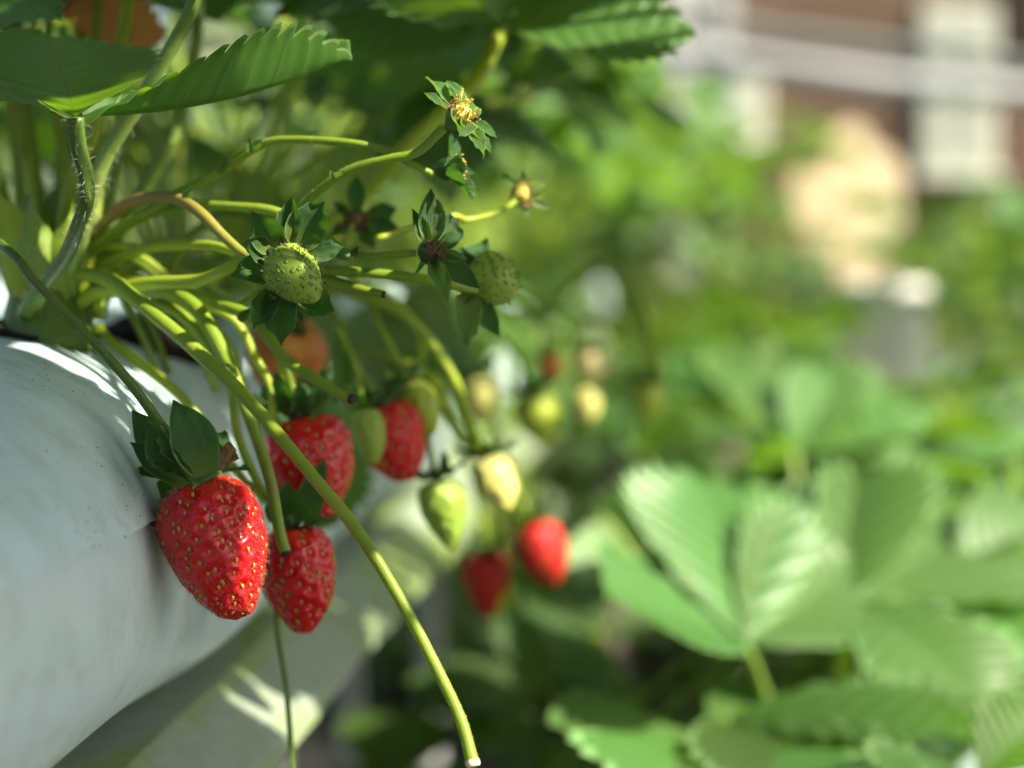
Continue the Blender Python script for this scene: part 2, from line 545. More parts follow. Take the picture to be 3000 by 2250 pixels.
def stalk(plant, pts, widths, mat='stem', name='fruit_stalk', hair=0, hlen=0.0014, cut=None, n=40, seg=10, label=None, px=True):
    """pts in (px,py,depth) when px else world points; widths in pixels at that depth when px else metres (diameter)"""
    if px:
        w = [P(*p) for p in pts]
        dd = np.interp(np.linspace(0, 1, len(widths)), np.linspace(0, 1, len(pts)), [p[2] for p in pts])
        rad = [wi * 0.44 * d / FPX for wi, d in zip(widths, dd)]
    else:
        w = pts; rad = [x * 0.5 for x in widths]
    V, F, U, c, ring, r = tube_arrays(w, rad, n, seg, 0.04)
    o = obj(name, build_mesh(name, V, F, U, True, M[mat]), plant)
    if label: o['label'] = label
    if hair:
        hv, hf = hairs_on_tube(c, ring, r, hair, hlen, 0.00005, len(_PW), 0.1)
        h = obj('stalk_hairs', build_mesh('stalk_hairs', hv, hf, None, True, M['hair']), o)
        h['kind'] = 'stuff'
    if cut:
        tg = unit(c[-1] - c[-3])
        q = np.random.default_rng(5)
        e = [c[-1] - tg * r[-1] * 0.5, c[-1] + tg * r[-1] * 0.1, c[-1] + tg * r[-1] * 0.5, c[-1] + tg * r[-1] * 0.55]
        V, F, U, *_ = tube_arrays(e, [r[-1] * 1.0, r[-1] * 1.07, r[-1] * 0.95, r[-1] * 0.5], 8, 10, 0.1)
        obj('cut_end', build_mesh('cut_end', V, F, U, True, M[cut]), o)
    return c

def compound_leaf(plant, base, hub, out, up, size, kind='leaf', wid=0.0032, seed=0, spread=1.15, droop=0.15, arch=0.25, variants=8, mid=None, pet='stem'):
    """one trifoliate leaf: petiole (base to hub) with three leaflet children"""
    q = np.random.default_rng(seed)
    base, hub = np.asarray(base, float), np.asarray(hub, float)
    d = hub - base
    if mid is None:
        lean = np.array((d[0], d[1], 0.0))
        mid = base + d * 0.5 - lean * arch * 0.5 + np.array((0, 0, np.linalg.norm(lean) * arch * 0.6))
    pts = [base, base * 0.45 + mid * 0.55 + q.normal(size=3) * 0.002, mid, mid * 0.4 + hub * 0.6 + q.normal(size=3) * 0.002, hub]
    V, F, U, c, ring, r = tube_arrays(pts, [wid * 0.62, wid * 0.5, wid * 0.42], 18, 7, 0.03)
    o = obj('leaf', build_mesh('petiole', V, F, U, True, M[pet]), plant)
    x, y, z = frame(out, up)
    for k, (ang, sc) in enumerate(((0, 1.0), (spread, 0.93), (-spread, 0.93))):
        ang += q.normal() * 0.12
        dx = math.cos(ang) * x + math.sin(ang) * y
        dx = unit(dx - z * (droop + q.normal() * 0.12))
        nz = unit(z + q.normal(size=3) * 0.16 - (0.22 * math.copysign(1, ang) * y if k else 0 * y))
        lx, ly, lz = frame(dx, nz)
        s = size * sc * q.uniform(0.9, 1.08)
        obj('leaflet', leaflet_mesh(kind, int(q.integers(0, variants))), o, mat4(hub + dx * 0.002, lx, ly, lz, s))
    return o

def berry_profile(t, kind=0):
    T = [0, .03, .08, .16, .28, .42, .56, .70, .82, .91, .97, 1.0]
    R = {0: [0.0, .40, .68, .88, .985, 1.0, .94, .80, .60, .40, .22, 0.0],          # blunt cone
         1: [0.0, .45, .72, .90, .99, 1.0, .93, .79, .60, .42, .24, 0.0],
         2: [0.0, .34, .58, .80, .95, 1.0, .96, .84, .66, .46, .26, 0.0],
         4: [0.0, .34, .58, .82, .97, 1.0, .93, .79, .62, .46, .29, 0.0],
         3: [0.0, .42, .70, .92, 1.0, .96, .84, .66, .46, .30, .17, 0.0]}[kind]    # long cone
    c = catmull(np.stack([T, R], 1), 400)
    return np.interp(t, c[:, 0], np.maximum(c[:, 1], 0))

SEEDMESH = {}
def seed_mesh(mat):
    if mat not in SEEDMESH:
        V, F, n, sg = [], [], 5, 7
        V.append((0, 0, -1.0))
        for i in range(1, n):
            t = -1 + 2 * i / n
            rr = math.sqrt(max(0, 1 - t * t)) * (1.0 - 0.28 * t)
            for j in range(sg):
                a = 6.2832 * j / sg
                V.append((0.62 * rr * math.cos(a), 0.42 * rr * math.sin(a), t))
        V.append((0, 0, 1.15))
        for j in range(sg):
            k = (j + 1) % sg
            F.append((0, 1 + k, 1 + j))
            for i in range(n - 2):
                F.append((1 + i * sg + j, 1 + i * sg + k, 1 + (i + 1) * sg + k, 1 + (i + 1) * sg + j))
            F.append((1 + (n - 2) * sg + j, 1 + (n - 2) * sg + k, len(V) - 1))
        SEEDMESH[mat] = build_mesh('seed', V, F, None, True, M[mat])
    return SEEDMESH[mat]

def make_berry(name, px, py, d, tip, Lpx, Wpx, skin, label, prof=0, seeds=130, seed_objs=False, smat='seed', dimple=0.0011, res=(70, 90), hairs=0, styles=0, rs=0,
               group='strawberries hanging along the grow bags', squash=1.0, seed_len=0.00105, skew=0.0, soff=None):
    """a strawberry centred at a pixel and depth; tip = direction the tip points (right, up, away)"""
    q = np.random.default_rng(rs + 31)
    ctr = P(px, py, d)
    L = Lpx * d / FPX; R = Wpx * 0.5 * d / FPX
    ax = cs(*tip)
    top = ctr - ax * L * 0.48
    z = -ax
    x, y_, z_ = frame(np.cross(z, FW) if abs(np.dot(z, FW)) < 0.95 else RT, z)
    X, Y, Z = x, np.cross(z, x), z
    root = thing(name, top, label, 'strawberry', group)
    nt, na = res
    t = np.linspace(0, 1, nt) ** 1.0
    t = 0.5 - 0.5 * np.cos(np.pi * t) * (1) if True else t
    a = np.linspace(0, 2 * np.pi, na, endpoint=False)
    lob = q.uniform(0, 6.28, 3)
    def surf(t, a):
        r = berry_profile(t, prof) * R
        r = r * (1 + 0.035 * np.sin(2 * a + lob[0]) + 0.025 * np.sin(3 * a + lob[1]) * (1 - t) + 0.02 * np.sin(5 * t * 3 + a + lob[2]))
        zz = -t * L + np.where(t < 0.1, 0, 0) - 0.05 * L * np.exp(-(t / 0.03) ** 2) * 1.0
        sx, sy = float(RT @ X) * skew * L, float(RT @ Y) * skew * L
        return np.stack([r * np.cos(a) * squash + sx * t * t, r * np.sin(a) + sy * t * t, zz], -1)
    TT, AA = np.meshgrid(t, a, indexing='ij')
    V = surf(TT, AA)
    e = 1e-3
    def normal(t, a):
        du = surf(np.clip(t + e, 0, 1), a) - surf(np.clip(t - e, 0, 1), a)
        dv = surf(t, a + e) - surf(t, a - e)
        nn = np.cross(du, dv)
        nn = nn / np.maximum(1e-15, np.linalg.norm(nn, axis=-1))[..., None]
        c = np.array((0, 0, -0.45 * L))
        s = np.sign(np.sum(nn * (surf(t, a) - c), -1))
        return nn * np.where(s == 0, 1, s)[..., None]
    NN = normal(TT, AA)
    # seeds on a golden spiral, even in area
    tt = np.linspace(0.02, 0.992, 800)
    rr = berry_profile(tt, prof)
    area = np.cumsum(rr ** 0.85)
    area = area / area[-1]
    sp = (np.arange(seeds) + 0.5) / seeds
    st = np.interp(sp, area, tt) + q.normal(size=seeds) * 0.011
    st = np.clip(st, 0.05, 0.985)
    sa = np.arange(seeds) * 2.39996 + q.normal(size=seeds) * 0.13
    S = surf(st, sa); SN = normal(st, sa)
    spacing = math.sqrt(4 * np.pi * R * L * 0.42 / seeds)
    flat = V.reshape(-1, 3)
    dist = np.full(len(flat), 9.9); dist2 = np.full(len(flat), 9.9)
    for k in range(0, seeds):
        dk = np.linalg.norm(flat - S[k], axis=1)
        nd = np.minimum(dist, dk)
        dist2 = np.minimum(dist2, np.maximum(dist, dk))
        dist = nd
    w0 = spacing * 0.40
    disp = -dimple * np.exp(-(dist / w0) ** 2.6)
    gap = np.clip((dist2 - dist) / spacing, 0, 1)
    disp += dimple * 0.22 * np.cos(np.clip(dist / spacing * 1.9, 0, 3.14) + 3.14)
    lump = np.sin(flat @ q.normal(size=3) * 260 + 1) * np.sin(flat @ q.normal(size=3) * 240) * 0.005 * R
    flat = flat + NN.reshape(-1, 3) * (disp + lump)[:, None]
    m4 = mat4(top, X, Y, Z)
    F = [(i * na + j, i * na + (j + 1) % na, (i + 1) * na + (j + 1) % na, (i + 1) * na + j) for i in range(nt - 1) for j in range(na)]
    U = np.stack([AA.ravel() / 6.2832, TT.ravel()], 1)
    F = [tuple(reversed(f)) for f in F]
    fl = obj('flesh', build_mesh('flesh', flat, F, U, True, M[skin]), root, m4)
    # seeds
    off = -dimple * 0.86 if soff is None else soff
    if smat:
        if seed_objs:
            me = seed_mesh(smat)
            for k in range(seeds):
                zx = unit(-np.array((0, 0, 1.0)) - SN[k] * np.dot(-np.array((0, 0, 1.0)), SN[k]) + q.normal(size=3) * 0.15)
                xx = unit(np.cross(SN[k], zx))
                yy = np.cross(zx, xx)
                s = seed_len * q.uniform(0.8, 1.15)
                loc = S[k] + SN[k] * off
                obj('seed', me, root, m4 @ mat4(loc, xx, yy, zx, s))
        else:
            base = seed_mesh(smat)
            bv = np.array([v.co[:] for v in base.vertices]); bf = [tuple(p.vertices) for p in base.polygons]
            parts = []
            for k in range(seeds):
                zx = unit(-np.array((0, 0, 1.0)) + SN[k] * SN[k][2] + 1e-4)
                xx = unit(np.cross(SN[k], zx)); yy = np.cross(zx, xx)
                s = seed_len * q.uniform(0.8, 1.15)
                parts.append((S[k] + SN[k] * off + (bv[:, :1] * xx + bv[:, 1:2] * yy + bv[:, 2:] * zx) * s, bf, np.zeros((len(bv), 2))))
            v, f, u = merge(parts)
            so = obj('seeds', build_mesh('seeds', v, f, None, True, M[smat]), root, m4)
            so['kind'] = 'stuff'
    if styles:
        parts = []
        for k in range(seeds):
            n0 = SN[k]; p0 = S[k] + n0 * (off + 0.0006)
            sd = unit(np.cross(n0, q.normal(size=3)))
            e1 = p0 + n0 * 0.0007 + sd * 0.0001
            e2 = p0 + n0 * 0.0011 + sd * 0.0006
            e3 = p0 + n0 * 0.0009 + sd * 0.0011
            v, f, u, *_ = tube_arrays([p0, e1, e2, e3], [0.00011, 0.0001, 0.00008, 0.00005], 6, 4)
            parts.append((v, f, u))
        v, f, u = merge(parts)
        so = obj('styles', build_mesh('styles', v, f, None, True, M['style']), root, m4)
        so['kind'] = 'stuff'
    if hairs:
        V2, F2 = [], []
        ht = np.interp(q.random(hairs), area, tt); ha = q.uniform(0, 6.2832, hairs)
        hp = surf(ht, ha); hn = normal(ht, ha)
        for k in range(hairs):
            dd = unit(hn[k] + q.normal(size=3) * 0.40 + np.array((0, 0, -0.35)))
            Lh = 0.0015 * q.uniform(0.5, 1.3)
            p0 = hp[k] - hn[k] * 0.0003
            sd = unit(np.cross(dd, q.normal(size=3))) * 0.000036; o2 = np.cross(dd, sd)
            mid = p0 + dd * Lh * 0.6; tipp = p0 + dd * Lh + q.normal(size=3) * 0.00022 + np.array((0, 0, -0.0002))
            b0 = len(V2)
            V2 += [p0 + sd, p0 - sd * .5 + o2 * .87, p0 - sd * .5 - o2 * .87, mid + sd * .8, mid - sd * .4 + o2 * .7, mid - sd * .4 - o2 * .7, tipp]
            for aa, ee in ((0, 1), (1, 2), (2, 0)):
                F2 += [(b0 + aa, b0 + ee, b0 + 3 + ee, b0 + 3 + aa), (b0 + 3 + aa, b0 + 3 + ee, b0 + 6)]
        ho = obj('fruit_hairs', build_mesh('fruit_hairs', np.array(V2), F2, None, True, M['hair_red']), root, m4)
        ho['kind'] = 'stuff'
    return root, top, ax, (X, Y, Z), L, R

def calyx_ring(root, top, ax, axes, R, n=9, mat='sepal', length=1.25, lift=0.2, seed=0, W=0.42, bend=0.5):
    """sepals spread round the top of a fruit; lift > 0 stands them up away from the fruit"""
    q = np.random.default_rng(seed + 77)
    X, Y, Z = axes
    hubr = R * 0.16
    V, F, U, *_ = tube_arrays([top - ax * R * 0.22, top - ax * R * 0.12, top + ax * R * 0.02, top + ax * R * 0.1], [R * 0.13, R * 0.2, R * 0.3, R * 0.2], 8, 9)
    c = obj('calyx', build_mesh('calyx', V, F, U, True, M[mat]), root)
    for k in range(n):
        a = 6.2832 * k / n + q.normal() * 0.14
        rad = math.cos(a) * X + math.sin(a) * Y
        lf = lift + q.normal() * 0.16
        dx = unit(rad * math.cos(lf) - ax * math.sin(lf))
        nz = unit(-ax * math.cos(lf) - rad * math.sin(lf)) * -1.0
        fx, fy, fz = frame(dx, nz)
        Ls = R * length * q.uniform(0.85, 1.18)
        v, f, u = sepal_arrays(1.0, W * q.uniform(0.85, 1.15), 0.35, bend * q.uniform(0.2, 1.2), ((0.7, 1),) if q.random() < 0.5 else ((0.66, -1), (0.75, 1)), seed=int(q.integers(0, 999)))
        obj('sepal', build_mesh('sepal', v, f, u, True, M[mat]), c, mat4(top + rad * hubr - ax * R * 0.05, fx, fy, fz, Ls))
    return c

def sepal_to(calyx, base, tip, face, W=0.42, mat='sepal', cup=0.3, bend=0.25, teeth=(), seed=0, wide=0.62):
    """one sepal from a base point to a tip point; face = direction its inner face looks"""
    base, tip = np.asarray(base), np.asarray(tip)
    L = np.linalg.norm(tip - base)
    fx, fy, fz = frame(tip - base, face)
    v, f, u = sepal_arrays(1.0, W, cup, bend, teeth, seed=seed, wide=wide, n=22, m=5)
    # turn it so that the bent tip ends at the wanted point
    dx = v.reshape(22, 11, 3)[-1, 5]
    ang = math.atan2(-dx[2], dx[0]); s = 1.0 / math.hypot(dx[0], dx[2])
    ca, sa = math.cos(ang), math.sin(ang)
    v = np.stack([ca * v[:, 0] - sa * v[:, 2], v[:, 1], sa * v[:, 0] + ca * v[:, 2]], 1) * s
    return obj('sepal', build_mesh('sepal', v, f, u, True, M[mat]), calyx, mat4(base, fx, fy, fz, L))

def crumple(parent, name, ctr, size, mat='dry', seed=0, n=5, flat=0.5, along=None):
    """a withered, curled scrap of petal: a folded sheet"""
    q = np.random.default_rng(seed)
    k = 9
    g = np.linspace(-1, 1, k)
    A, B = np.meshgrid(g, g, indexing='ij')
    Z = 0.35 * np.sin(2.5 * A + q.uniform(0, 6)) * np.cos(2.2 * B + q.uniform(0, 6)) + 0.25 * A * B + 0.12 * q.normal(size=A.shape)
    rim = 1 - 0.22 * q.random(A.shape)
    V = np.stack([A * rim, B * rim * flat, Z * 0.7], -1).reshape(-1, 3) * size
    F = [(i * k + j, i * k + j + 1, (i + 1) * k + j + 1, (i + 1) * k + j) for i in range(k - 1) for j in range(k - 1)]
    x = along if along is not None else q.normal(size=3)
    fx, fy, fz = frame(x, q.normal(size=3) if along is None else -FW + 0.3 * q.normal(size=3))
    return obj(name, build_mesh(name, V, F, None, True, M[mat]), parent, mat4(ctr, fx, fy, fz))

# ------------------------------------------------------------------ the setting
def slab(name, x0, x1, y0, y1, z, mat, kind='structure'):
    me = build_mesh(name, [(x0, y0, z), (x1, y0, z), (x1, y1, z), (x0, y1, z)], [(0, 1, 2, 3)], None, False, M[mat])
    return tag(obj(name, me), kind=kind)
slab('ground', -150, 150, -150, 150, 0.0, 'ground')

def sup(th, p, hw, hh):
    c, s = np.cos(th), np.sin(th)
    p = np.where(s < 0, 3.0, p)
    return hw * np.sign(c) * np.abs(c) ** (2 / p), hh * np.sign(s) * np.abs(s) ** (2 / p)

def grow_bag(xc, zc, hw, hh, s0, s1, label, seed):
    q = np.random.default_rng(seed)
    root = thing('grow_bag', (xc, s0, zc - hh), label, 'grow bag', 'white plastic grow bags')
    ny = int((s1 - s0) / 0.010)
    ys = np.linspace(s0, s1, ny)
    k = [(q.uniform(6, 40), q.uniform(0, 6.28), q.integers(1, 4), q.uniform(0, 6.28), q.uniform(0.5, 1)) for _ in range(9)]
    def lumps(y, th):
        o = 0
        for f, p, m, p2, a in k:
            o = o + a * np.sin(f * y + p + 1.3 * np.sin(2 * th)) * np.sin(m * th + p2) / (0.6 + f / 14)
        return 0.0034 * o
    end = np.clip(np.minimum(ys - s0, s1 - ys) / 0.05, 0, 1)
    end = np.sqrt(1 - (1 - end) ** 2) * 0.93 + 0.07
    for nm, mat, t0, t1, off, nth in (('lower_sheet', 'bag_low', 0, 2 * np.pi, 0.0, 72), ('top_sheet', 'bag', 0.165, np.pi - 0.165, 0.0013, 48)):
        V = []
        closed = nm == 'lower_sheet'
        for i, y in enumerate(ys):
            jit = 0.010 * math.sin(y * 31 + 1) + 0.004 * math.sin(y * 143) + 0.003 * q.normal() if not closed else 0
            th = np.linspace(t0 + jit, t1 - jit, nth, endpoint=not closed)
            x, z = sup(th, 2.35, hw, hh)
            x = x * end[i]; z = z * end[i]
            r = np.hypot(x, z); l = lumps(y, th) + off + (0.0009 * np.exp(-((th - t0) / 0.03) ** 2) if not closed else 0)
            s = 1 + l / np.maximum(r, 0.01)
            V.append(np.stack([xc + x * s, np.full(nth, y), zc + z * s], 1))
        V = np.vstack(V)
        if closed:
            F = [(i * nth + j, (i + 1) * nth + j, (i + 1) * nth + (j + 1) % nth, i * nth + (j + 1) % nth) for i in range(ny - 1) for j in range(nth)]
            F += [tuple(range(nth)), tuple(reversed(range((ny - 1) * nth, ny * nth)))]
        else:
            F = [(i * nth + j, (i + 1) * nth + j, (i + 1) * nth + j + 1, i * nth + j + 1) for i in range(ny - 1) for j in range(nth - 1)]
        obj(nm, build_mesh(nm, V, F, None, True, M[mat]), root)
    return root

def trough(xc, zt, side, y0, y1, label):
    """a thin folded tray with a sloping outer flange (side = +1: towards +X)"""
    root = thing('growing_trough', (xc, y0, zt), label, 'trough')
    prof = [(-0.165, 0.03), (-0.135, 0.0), (0.076, -0.002), (0.106, -0.018), (0.108, -0.026), (0.104, -0.027), (0.101, -0.022), (0.074, -0.007), (-0.137, -0.005), (-0.170, 0.028)]
    prof = [(side * a, b) for a, b in prof]
    ys = np.linspace(y0, y1, int((y1 - y0) / 0.05))
    V = []
    for y in ys:
        w = 0.0016 * math.sin(y * 9) + 0.0008 * math.sin(y * 31)
        V += [(xc + a, y, zt + b + w) for a, b in prof]
    n = len(prof)
    F = [(i * n + j, i * n + (j + 1) % n, (i + 1) * n + (j + 1) % n, (i + 1) * n + j) for i in range(len(ys) - 1) for j in range(n)]
    F += [tuple(range(n)), tuple(reversed(range((len(ys) - 1) * n, len(ys) * n)))]
    obj('tray', build_mesh('tray', V, F, None, False, M['trough']), root)
    for y in np.arange(y0 + 0.25, y1, 2.2):
        for dx in (-0.12, -0.03):
            v, f, u, *_ = tube_arrays([(xc + side * dx, y, 0.0), (xc + side * dx, y, zt * 0.5), (xc + side * dx, y, zt - 0.006)], [0.012, 0.012, 0.012], 4, 12)
            obj('leg', build_mesh('leg', v, f, u, True, M['metal']), root)
    return root

ZT = H - 0.170
grow_bag(-0.266, H - 0.0975, 0.100, 0.0675, -0.15, 1.03, 'white plastic grow bag beside the big red strawberry, seam along its side', 3)
grow_bag(-0.266, H - 0.0950, 0.102, 0.0690, 1.07, 2.20, 'white plastic grow bag lying end to end beyond the nearest one', 4)
grow_bag(-0.266, H - 0.0975, 0.100, 0.0675, 2.24, 3.40, 'third white grow bag along the same trough, far and blurred', 5)
trough(-0.266, ZT, 1, -0.4, 3.6, 'grey trough with sloping edge under the white grow bags')
RX = 0.20
RZ = H - 0.30
grow_bag(RX, RZ, 0.10, 0.066, 0.15, 1.20, 'white grow bag under the large leaves across the aisle', 6)
grow_bag(RX, RZ, 0.10, 0.066, 1.24, 2.30, 'white grow bag hidden in leaves farther along the aisle', 7)
trough(RX, RZ - 0.072, -1, 0.0, 2.4, 'grey trough across the aisle under the leafy plants')

# ------------------------------------------------------------------ plants
def crown(plant, p, mat='stem_yellow', n=6, h=0.035, r=0.012, seed=0):
    q = np.random.default_rng(seed)
    v, f, u, *_ = tube_arrays([p + np.array((0, 0, -0.012)), p + np.array((0, 0, 0.008)), p + np.array((0.002, 0, 0.022))], [r * 1.3, r, r * 0.6], 8, 10, 0.15)
    c = obj('crown', build_mesh('crown', v, f, u, True, M['stem_dark']), plant)
    for k in range(n):
        a = 6.28 * k / n + q.normal() * 0.2
        o = np.array((math.cos(a), math.sin(a), 0))
        x, y, z = frame(o * 0.35 + np.array((0, 0, 1)), -o)
        v, f, u = sepal_arrays(1.0, 0.30, 0.9, -0.3, (), seed=k)
        obj('sheath', build_mesh('sheath', v, f, u, True, M[(mat, 'stem_pale', 'stem')[k % 3]]), c, mat4(p + o * r * 0.8, x, y, z, h * q.uniform(0.7, 1.2)))
    return c

def mound(plant, p, r=0.045, seed=0):
    q = np.random.default_rng(seed)
    n, sg = 7, 18
    V = [(p[0], p[1], p[2] + 0.007)]
    for i in range(1, n):
        for j in range(sg):
            a = 6.2832 * j / sg
            rr = r * i / (n - 1) * (1 + 0.15 * q.normal() * 0.5)
            V.append((p[0] + rr * 0.7 * math.cos(a), p[1] + rr * math.sin(a), p[2] + 0.007 * (1 - (i / (n - 1)) ** 2) - 0.012 * (i == n - 1) + 0.0015 * q.normal()))
    F = [(0, 1 + j, 1 + (j + 1) % sg) for j in range(sg)]
    F += [(1 + i * sg + j, 1 + (i + 1) * sg + j, 1 + (i + 1) * sg + (j + 1) % sg, 1 + i * sg + (j + 1) % sg) for i in range(n - 2) for j in range(sg)]
    return obj('substrate', build_mesh('substrate', V, F, None, True, M['soil']), plant)

def plant_at(p, label, group=None, seed=0, nleaf=10, spread=0.13, rise=0.11, size=0.062, kind='leaf', az=(0, 6.283), extra=(), cat='strawberry plant'):
    q = np.random.default_rng(seed)
    p = np.asarray(p, float)
    root = thing('strawberry_plant', p, label, cat, group)
    crown(root, p, seed=seed, n=5)
    mound(root, p + np.array((0, 0, -0.004)), seed=seed)
    for k in range(nleaf):
        a = az[0] + (az[1] - az[0]) * (k + q.uniform(0.1, 0.9)) / nleaf
        rr = spread * q.uniform(0.45, 1.15)
        hh = rise * q.uniform(0.45, 1.2) * (1.25 - 0.5 * rr / (spread * 1.15))
        o = np.array((math.cos(a), math.sin(a), 0))
        hub = p + o * rr + np.array((0, 0, hh))
        out = unit(o + q.normal(size=3) * np.array((0.35, 0.35, 0.12)))
        up = unit(np.array((0, 0, 1.0)) + o * q.uniform(0.05, 0.75) + q.normal(size=3) * 0.15)
        compound_leaf(root, p + o * 0.008, hub, out, up, size * q.uniform(0.75, 1.15), kind if q.random() > (0.25 if kind != 'leaf_deep' else 0.45) else ('leaf_dark' if kind != 'leaf_deep' else 'leaf'), seed=seed * 50 + k, pet=('stem', 'stem_yellow', 'stem_pale')[int(q.integers(0, 3))])
    return root

def explicit_leaf(plant, base_pts, widths, hub, leaflets, pet='stem', kind='leaf', hair=0, label=None, hlen=0.0016):
    """petiole through pixels to a hub, then leaflets = (tip pixel, face direction (right, up, away), W, fold, curl, seed[, kind])"""
    w = [P(*p) for p in base_pts] + [P(*hub)]
    dd = np.interp(np.linspace(0, 1, len(widths)), np.linspace(0, 1, len(w)), [p[2] for p in base_pts] + [hub[2]])
    V, F, U, c, ring, r = tube_arrays(w, [x * .5 * d / FPX for x, d in zip(widths, dd)], 44, 10, 0.03)
    o = obj('leaf', build_mesh('petiole', V, F, U, True, M[pet]), plant)
    if label: o['label'] = label
    if hair:
        hv, hf = hairs_on_tube(c, ring, r, hair, hlen, 0.000045, 17 + len(_PW), 0.1)
        h = obj('petiole_hairs', build_mesh('petiole_hairs', hv, hf, None, True, M['hair']), o)
        h['kind'] = 'stuff'
    hb = P(*hub)
    for L in leaflets:
        tip, face, W, fold, curl, sd = L[:6]
        kd = L[6] if len(L) > 6 else kind
        kw = L[7] if len(L) > 7 else {}
        tp = P(*tip)
        v, f, u = leaflet_arrays(1.0, W, fold, curl, seed=sd, n=64, m=7, **kw)
        k = 15
        e = v.reshape(-1, k, 3)[-1, 7]
        ang = math.atan2(-e[2], e[0]); s = 1 / math.hypot(e[0], e[2])
        ca, sa = math.cos(ang), math.sin(ang)
        v = np.stack([ca * v[:, 0] - sa * v[:, 2], v[:, 1], sa * v[:, 0] + ca * v[:, 2]], 1) * s
        fx, fy, fz = frame(tp - hb, cs(*face))
        obj('leaflet', build_mesh('leaflet', v, f, u, True, M[kd]), o, mat4(hb + fx * 0.002, fx, fy, fz, np.linalg.norm(tp - hb)))
    return o

# ---- the near plant
CR = P(140, 925, 0.655)
plant0 = thing('strawberry_plant', CR, 'near strawberry plant with bright bent stalks rooted in the white bag', 'strawberry plant')
crown(plant0, CR, seed=1, n=9, h=0.045, r=0.013)
mound(plant0, P(420, 985, 0.74), 0.035, 2)
mound(plant0, CR + np.array((-0.01, 0.01, -0.008)), 0.034, 3)
# toothed leaf at the upper left on its dark hairy petiole
explicit_leaf(plant0, [(75, 920, .64), (110, 860, .625), (190, 755, .60), (232, 655, .58), (254, 585, .572), (252, 520, .57), (230, 430, .568)], [46, 46, 44, 48, 52], (222, 345, .566), [
    ((1012, 165, .60), (0.05, 0.9, 0.1), 0.40, 0.85, -0.45, 3, 'leaf_mid', dict(nt=13, tipcurl=-0.012, corr=0.035, narrow=0.75, tooth=0.085, wave=0.05)),
    ((130, 105, .505), (0.0, 0.9, 0.3), 0.95, 0.10, 0.10, 5, 'leaf_dark', dict(nt=10, tipcurl=-0.03)),
    ((-260, 330, .60), (-0.2, 0.9, 0.2), 0.75, 0.3, 0.55, 6, 'leaf_dark'),
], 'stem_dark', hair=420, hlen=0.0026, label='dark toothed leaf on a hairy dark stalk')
# greyish leaflet in the corner
explicit_leaf(plant0, [(60, 900, .66), (20, 600, .70), (-80, 300, .68)], [34, 30, 26], (-120, 160, .66), [
    ((160, 60, .63), (0.2, 0.75, -0.6), 0.7, 0.3, 0.5, 7), ((-330, 60, .62), (0, 1, -0.2), 0.7, 0.3, 0.4, 8), ((-100, -160, .74), (0, 1, -.3), .7, .3, .3, 9)], 'stem')
# hairy pale petiole rising behind
explicit_leaf(plant0, [(200, 900, .655), (235, 700, .635), (271, 565, .625), (320, 440, .62), (420, 280, .615), (530, 90, .61)], [52, 50, 46, 42], (590, -40, .61), [
    ((960, -200, .68), (0.1, 0.9, 0.0), 0.8, 0.3, 0.3, 11), ((450, -320, .52), (0, 1, 0), 0.8, 0.3, 0.3, 12), ((300, -120, .68), (0, 1, 0), 0.8, 0.3, 0.3, 13)], 'stem_pale', hair=600, hlen=0.0026)
explicit_leaf(plant0, [(170, 900, .665), (185, 678, .66), (212, 542, .66), (267, 407, .66), (290, 316, .662), (350, 150, .67)], [48, 46, 40, 38], (380, -30, .68), [
    ((640, 60, .75), (0.1, 0.8, .4), 0.8, 0.25, 0.4, 14, 'leaf_dark'), ((150, -160, .74), (0, 1, .2), 0.8, 0.3, 0.3, 15), ((420, -260, .62), (0, 1, 0), 0.8, 0.3, 0.3, 16)], 'stem_yellow')
explicit_leaf(plant0, [(70, 880, .69), (66, 700, .70), (54, 497, .70), (36, 330, .70)], [40, 38, 36], (30, 100, .70), [
    ((330, -30, .74), (0, .9, .3), .8, .3, .3, 17), ((-220, 30, .7), (0, 1, 0), .8, .3, .3, 18), ((20, -220, .8), (0, 1, -.3), .8, .3, .3, 19)], 'stem')
explicit_leaf(plant0, [(260, 900, .70), (330, 720, .69), (420, 556, .685), (497, 430, .685), (545, 290, .69), (575, 120, .70)], [40, 44, 44, 34, 30], (585, -20, .71), [
    ((880, 20, .76), (0.1, .8, .5), .8, .3, .4, 20, 'leaf_dark'), ((380, -90, .78), (0, 1, 0), .8, .3, .3, 21), ((620, -240, .68), (0, 1, 0), .8, .3, .3, 22)], 'stem_pale')
# withered orange leaves behind
explicit_leaf(plant0, [(150, 880, .70), (170, 500, .73), (180, 220, .73)], [26, 24, 22], (190, 70, .73), [
    ((130, -110, .72), (0.1, .3, -1), .75, .15, .3, 23, 'leaf_red'), ((470, 100, .74), (0.0, .35, -1), .75, .15, .2, 24, 'leaf_red'), ((330, -140, .76), (0, .3, -1), .8, .2, .2, 25, 'leaf_red')], 'stem', kind='leaf_red', label='withered orange red leaf behind the toothed leaf')
# big leaf over the row, top centre, on a long diagonal petiole
explicit_leaf(plant0, [(420, 920, .70), (640, 800, .72), (900, 700, .70), (1075, 552, .69), (1180, 440, .68), (1290, 340, .69), (1400, 225, .71)], [50, 52, 54, 52, 46], (1470, 80, .73), [
    ((2020, 100, .72), (0.15, 0.62, -0.75), 0.62, 0.10, 0.25, 26, 'leaf', dict(corr=.02)),
    ((940, 40, .74), (-0.1, 0.8, 0.55), 0.85, 0.15, 0.25, 27, 'leaf_dark'),
    ((1690, -170, .80), (0.3, 0.6, -0.75), 0.75, 0.35, 0.2, 28, 'leaf'),
    ((1330, -60, .62), (-0.3, 0.4, -0.8), 0.6, 0.3, 0.2, 29, 'leaf')], 'stem_yellow')

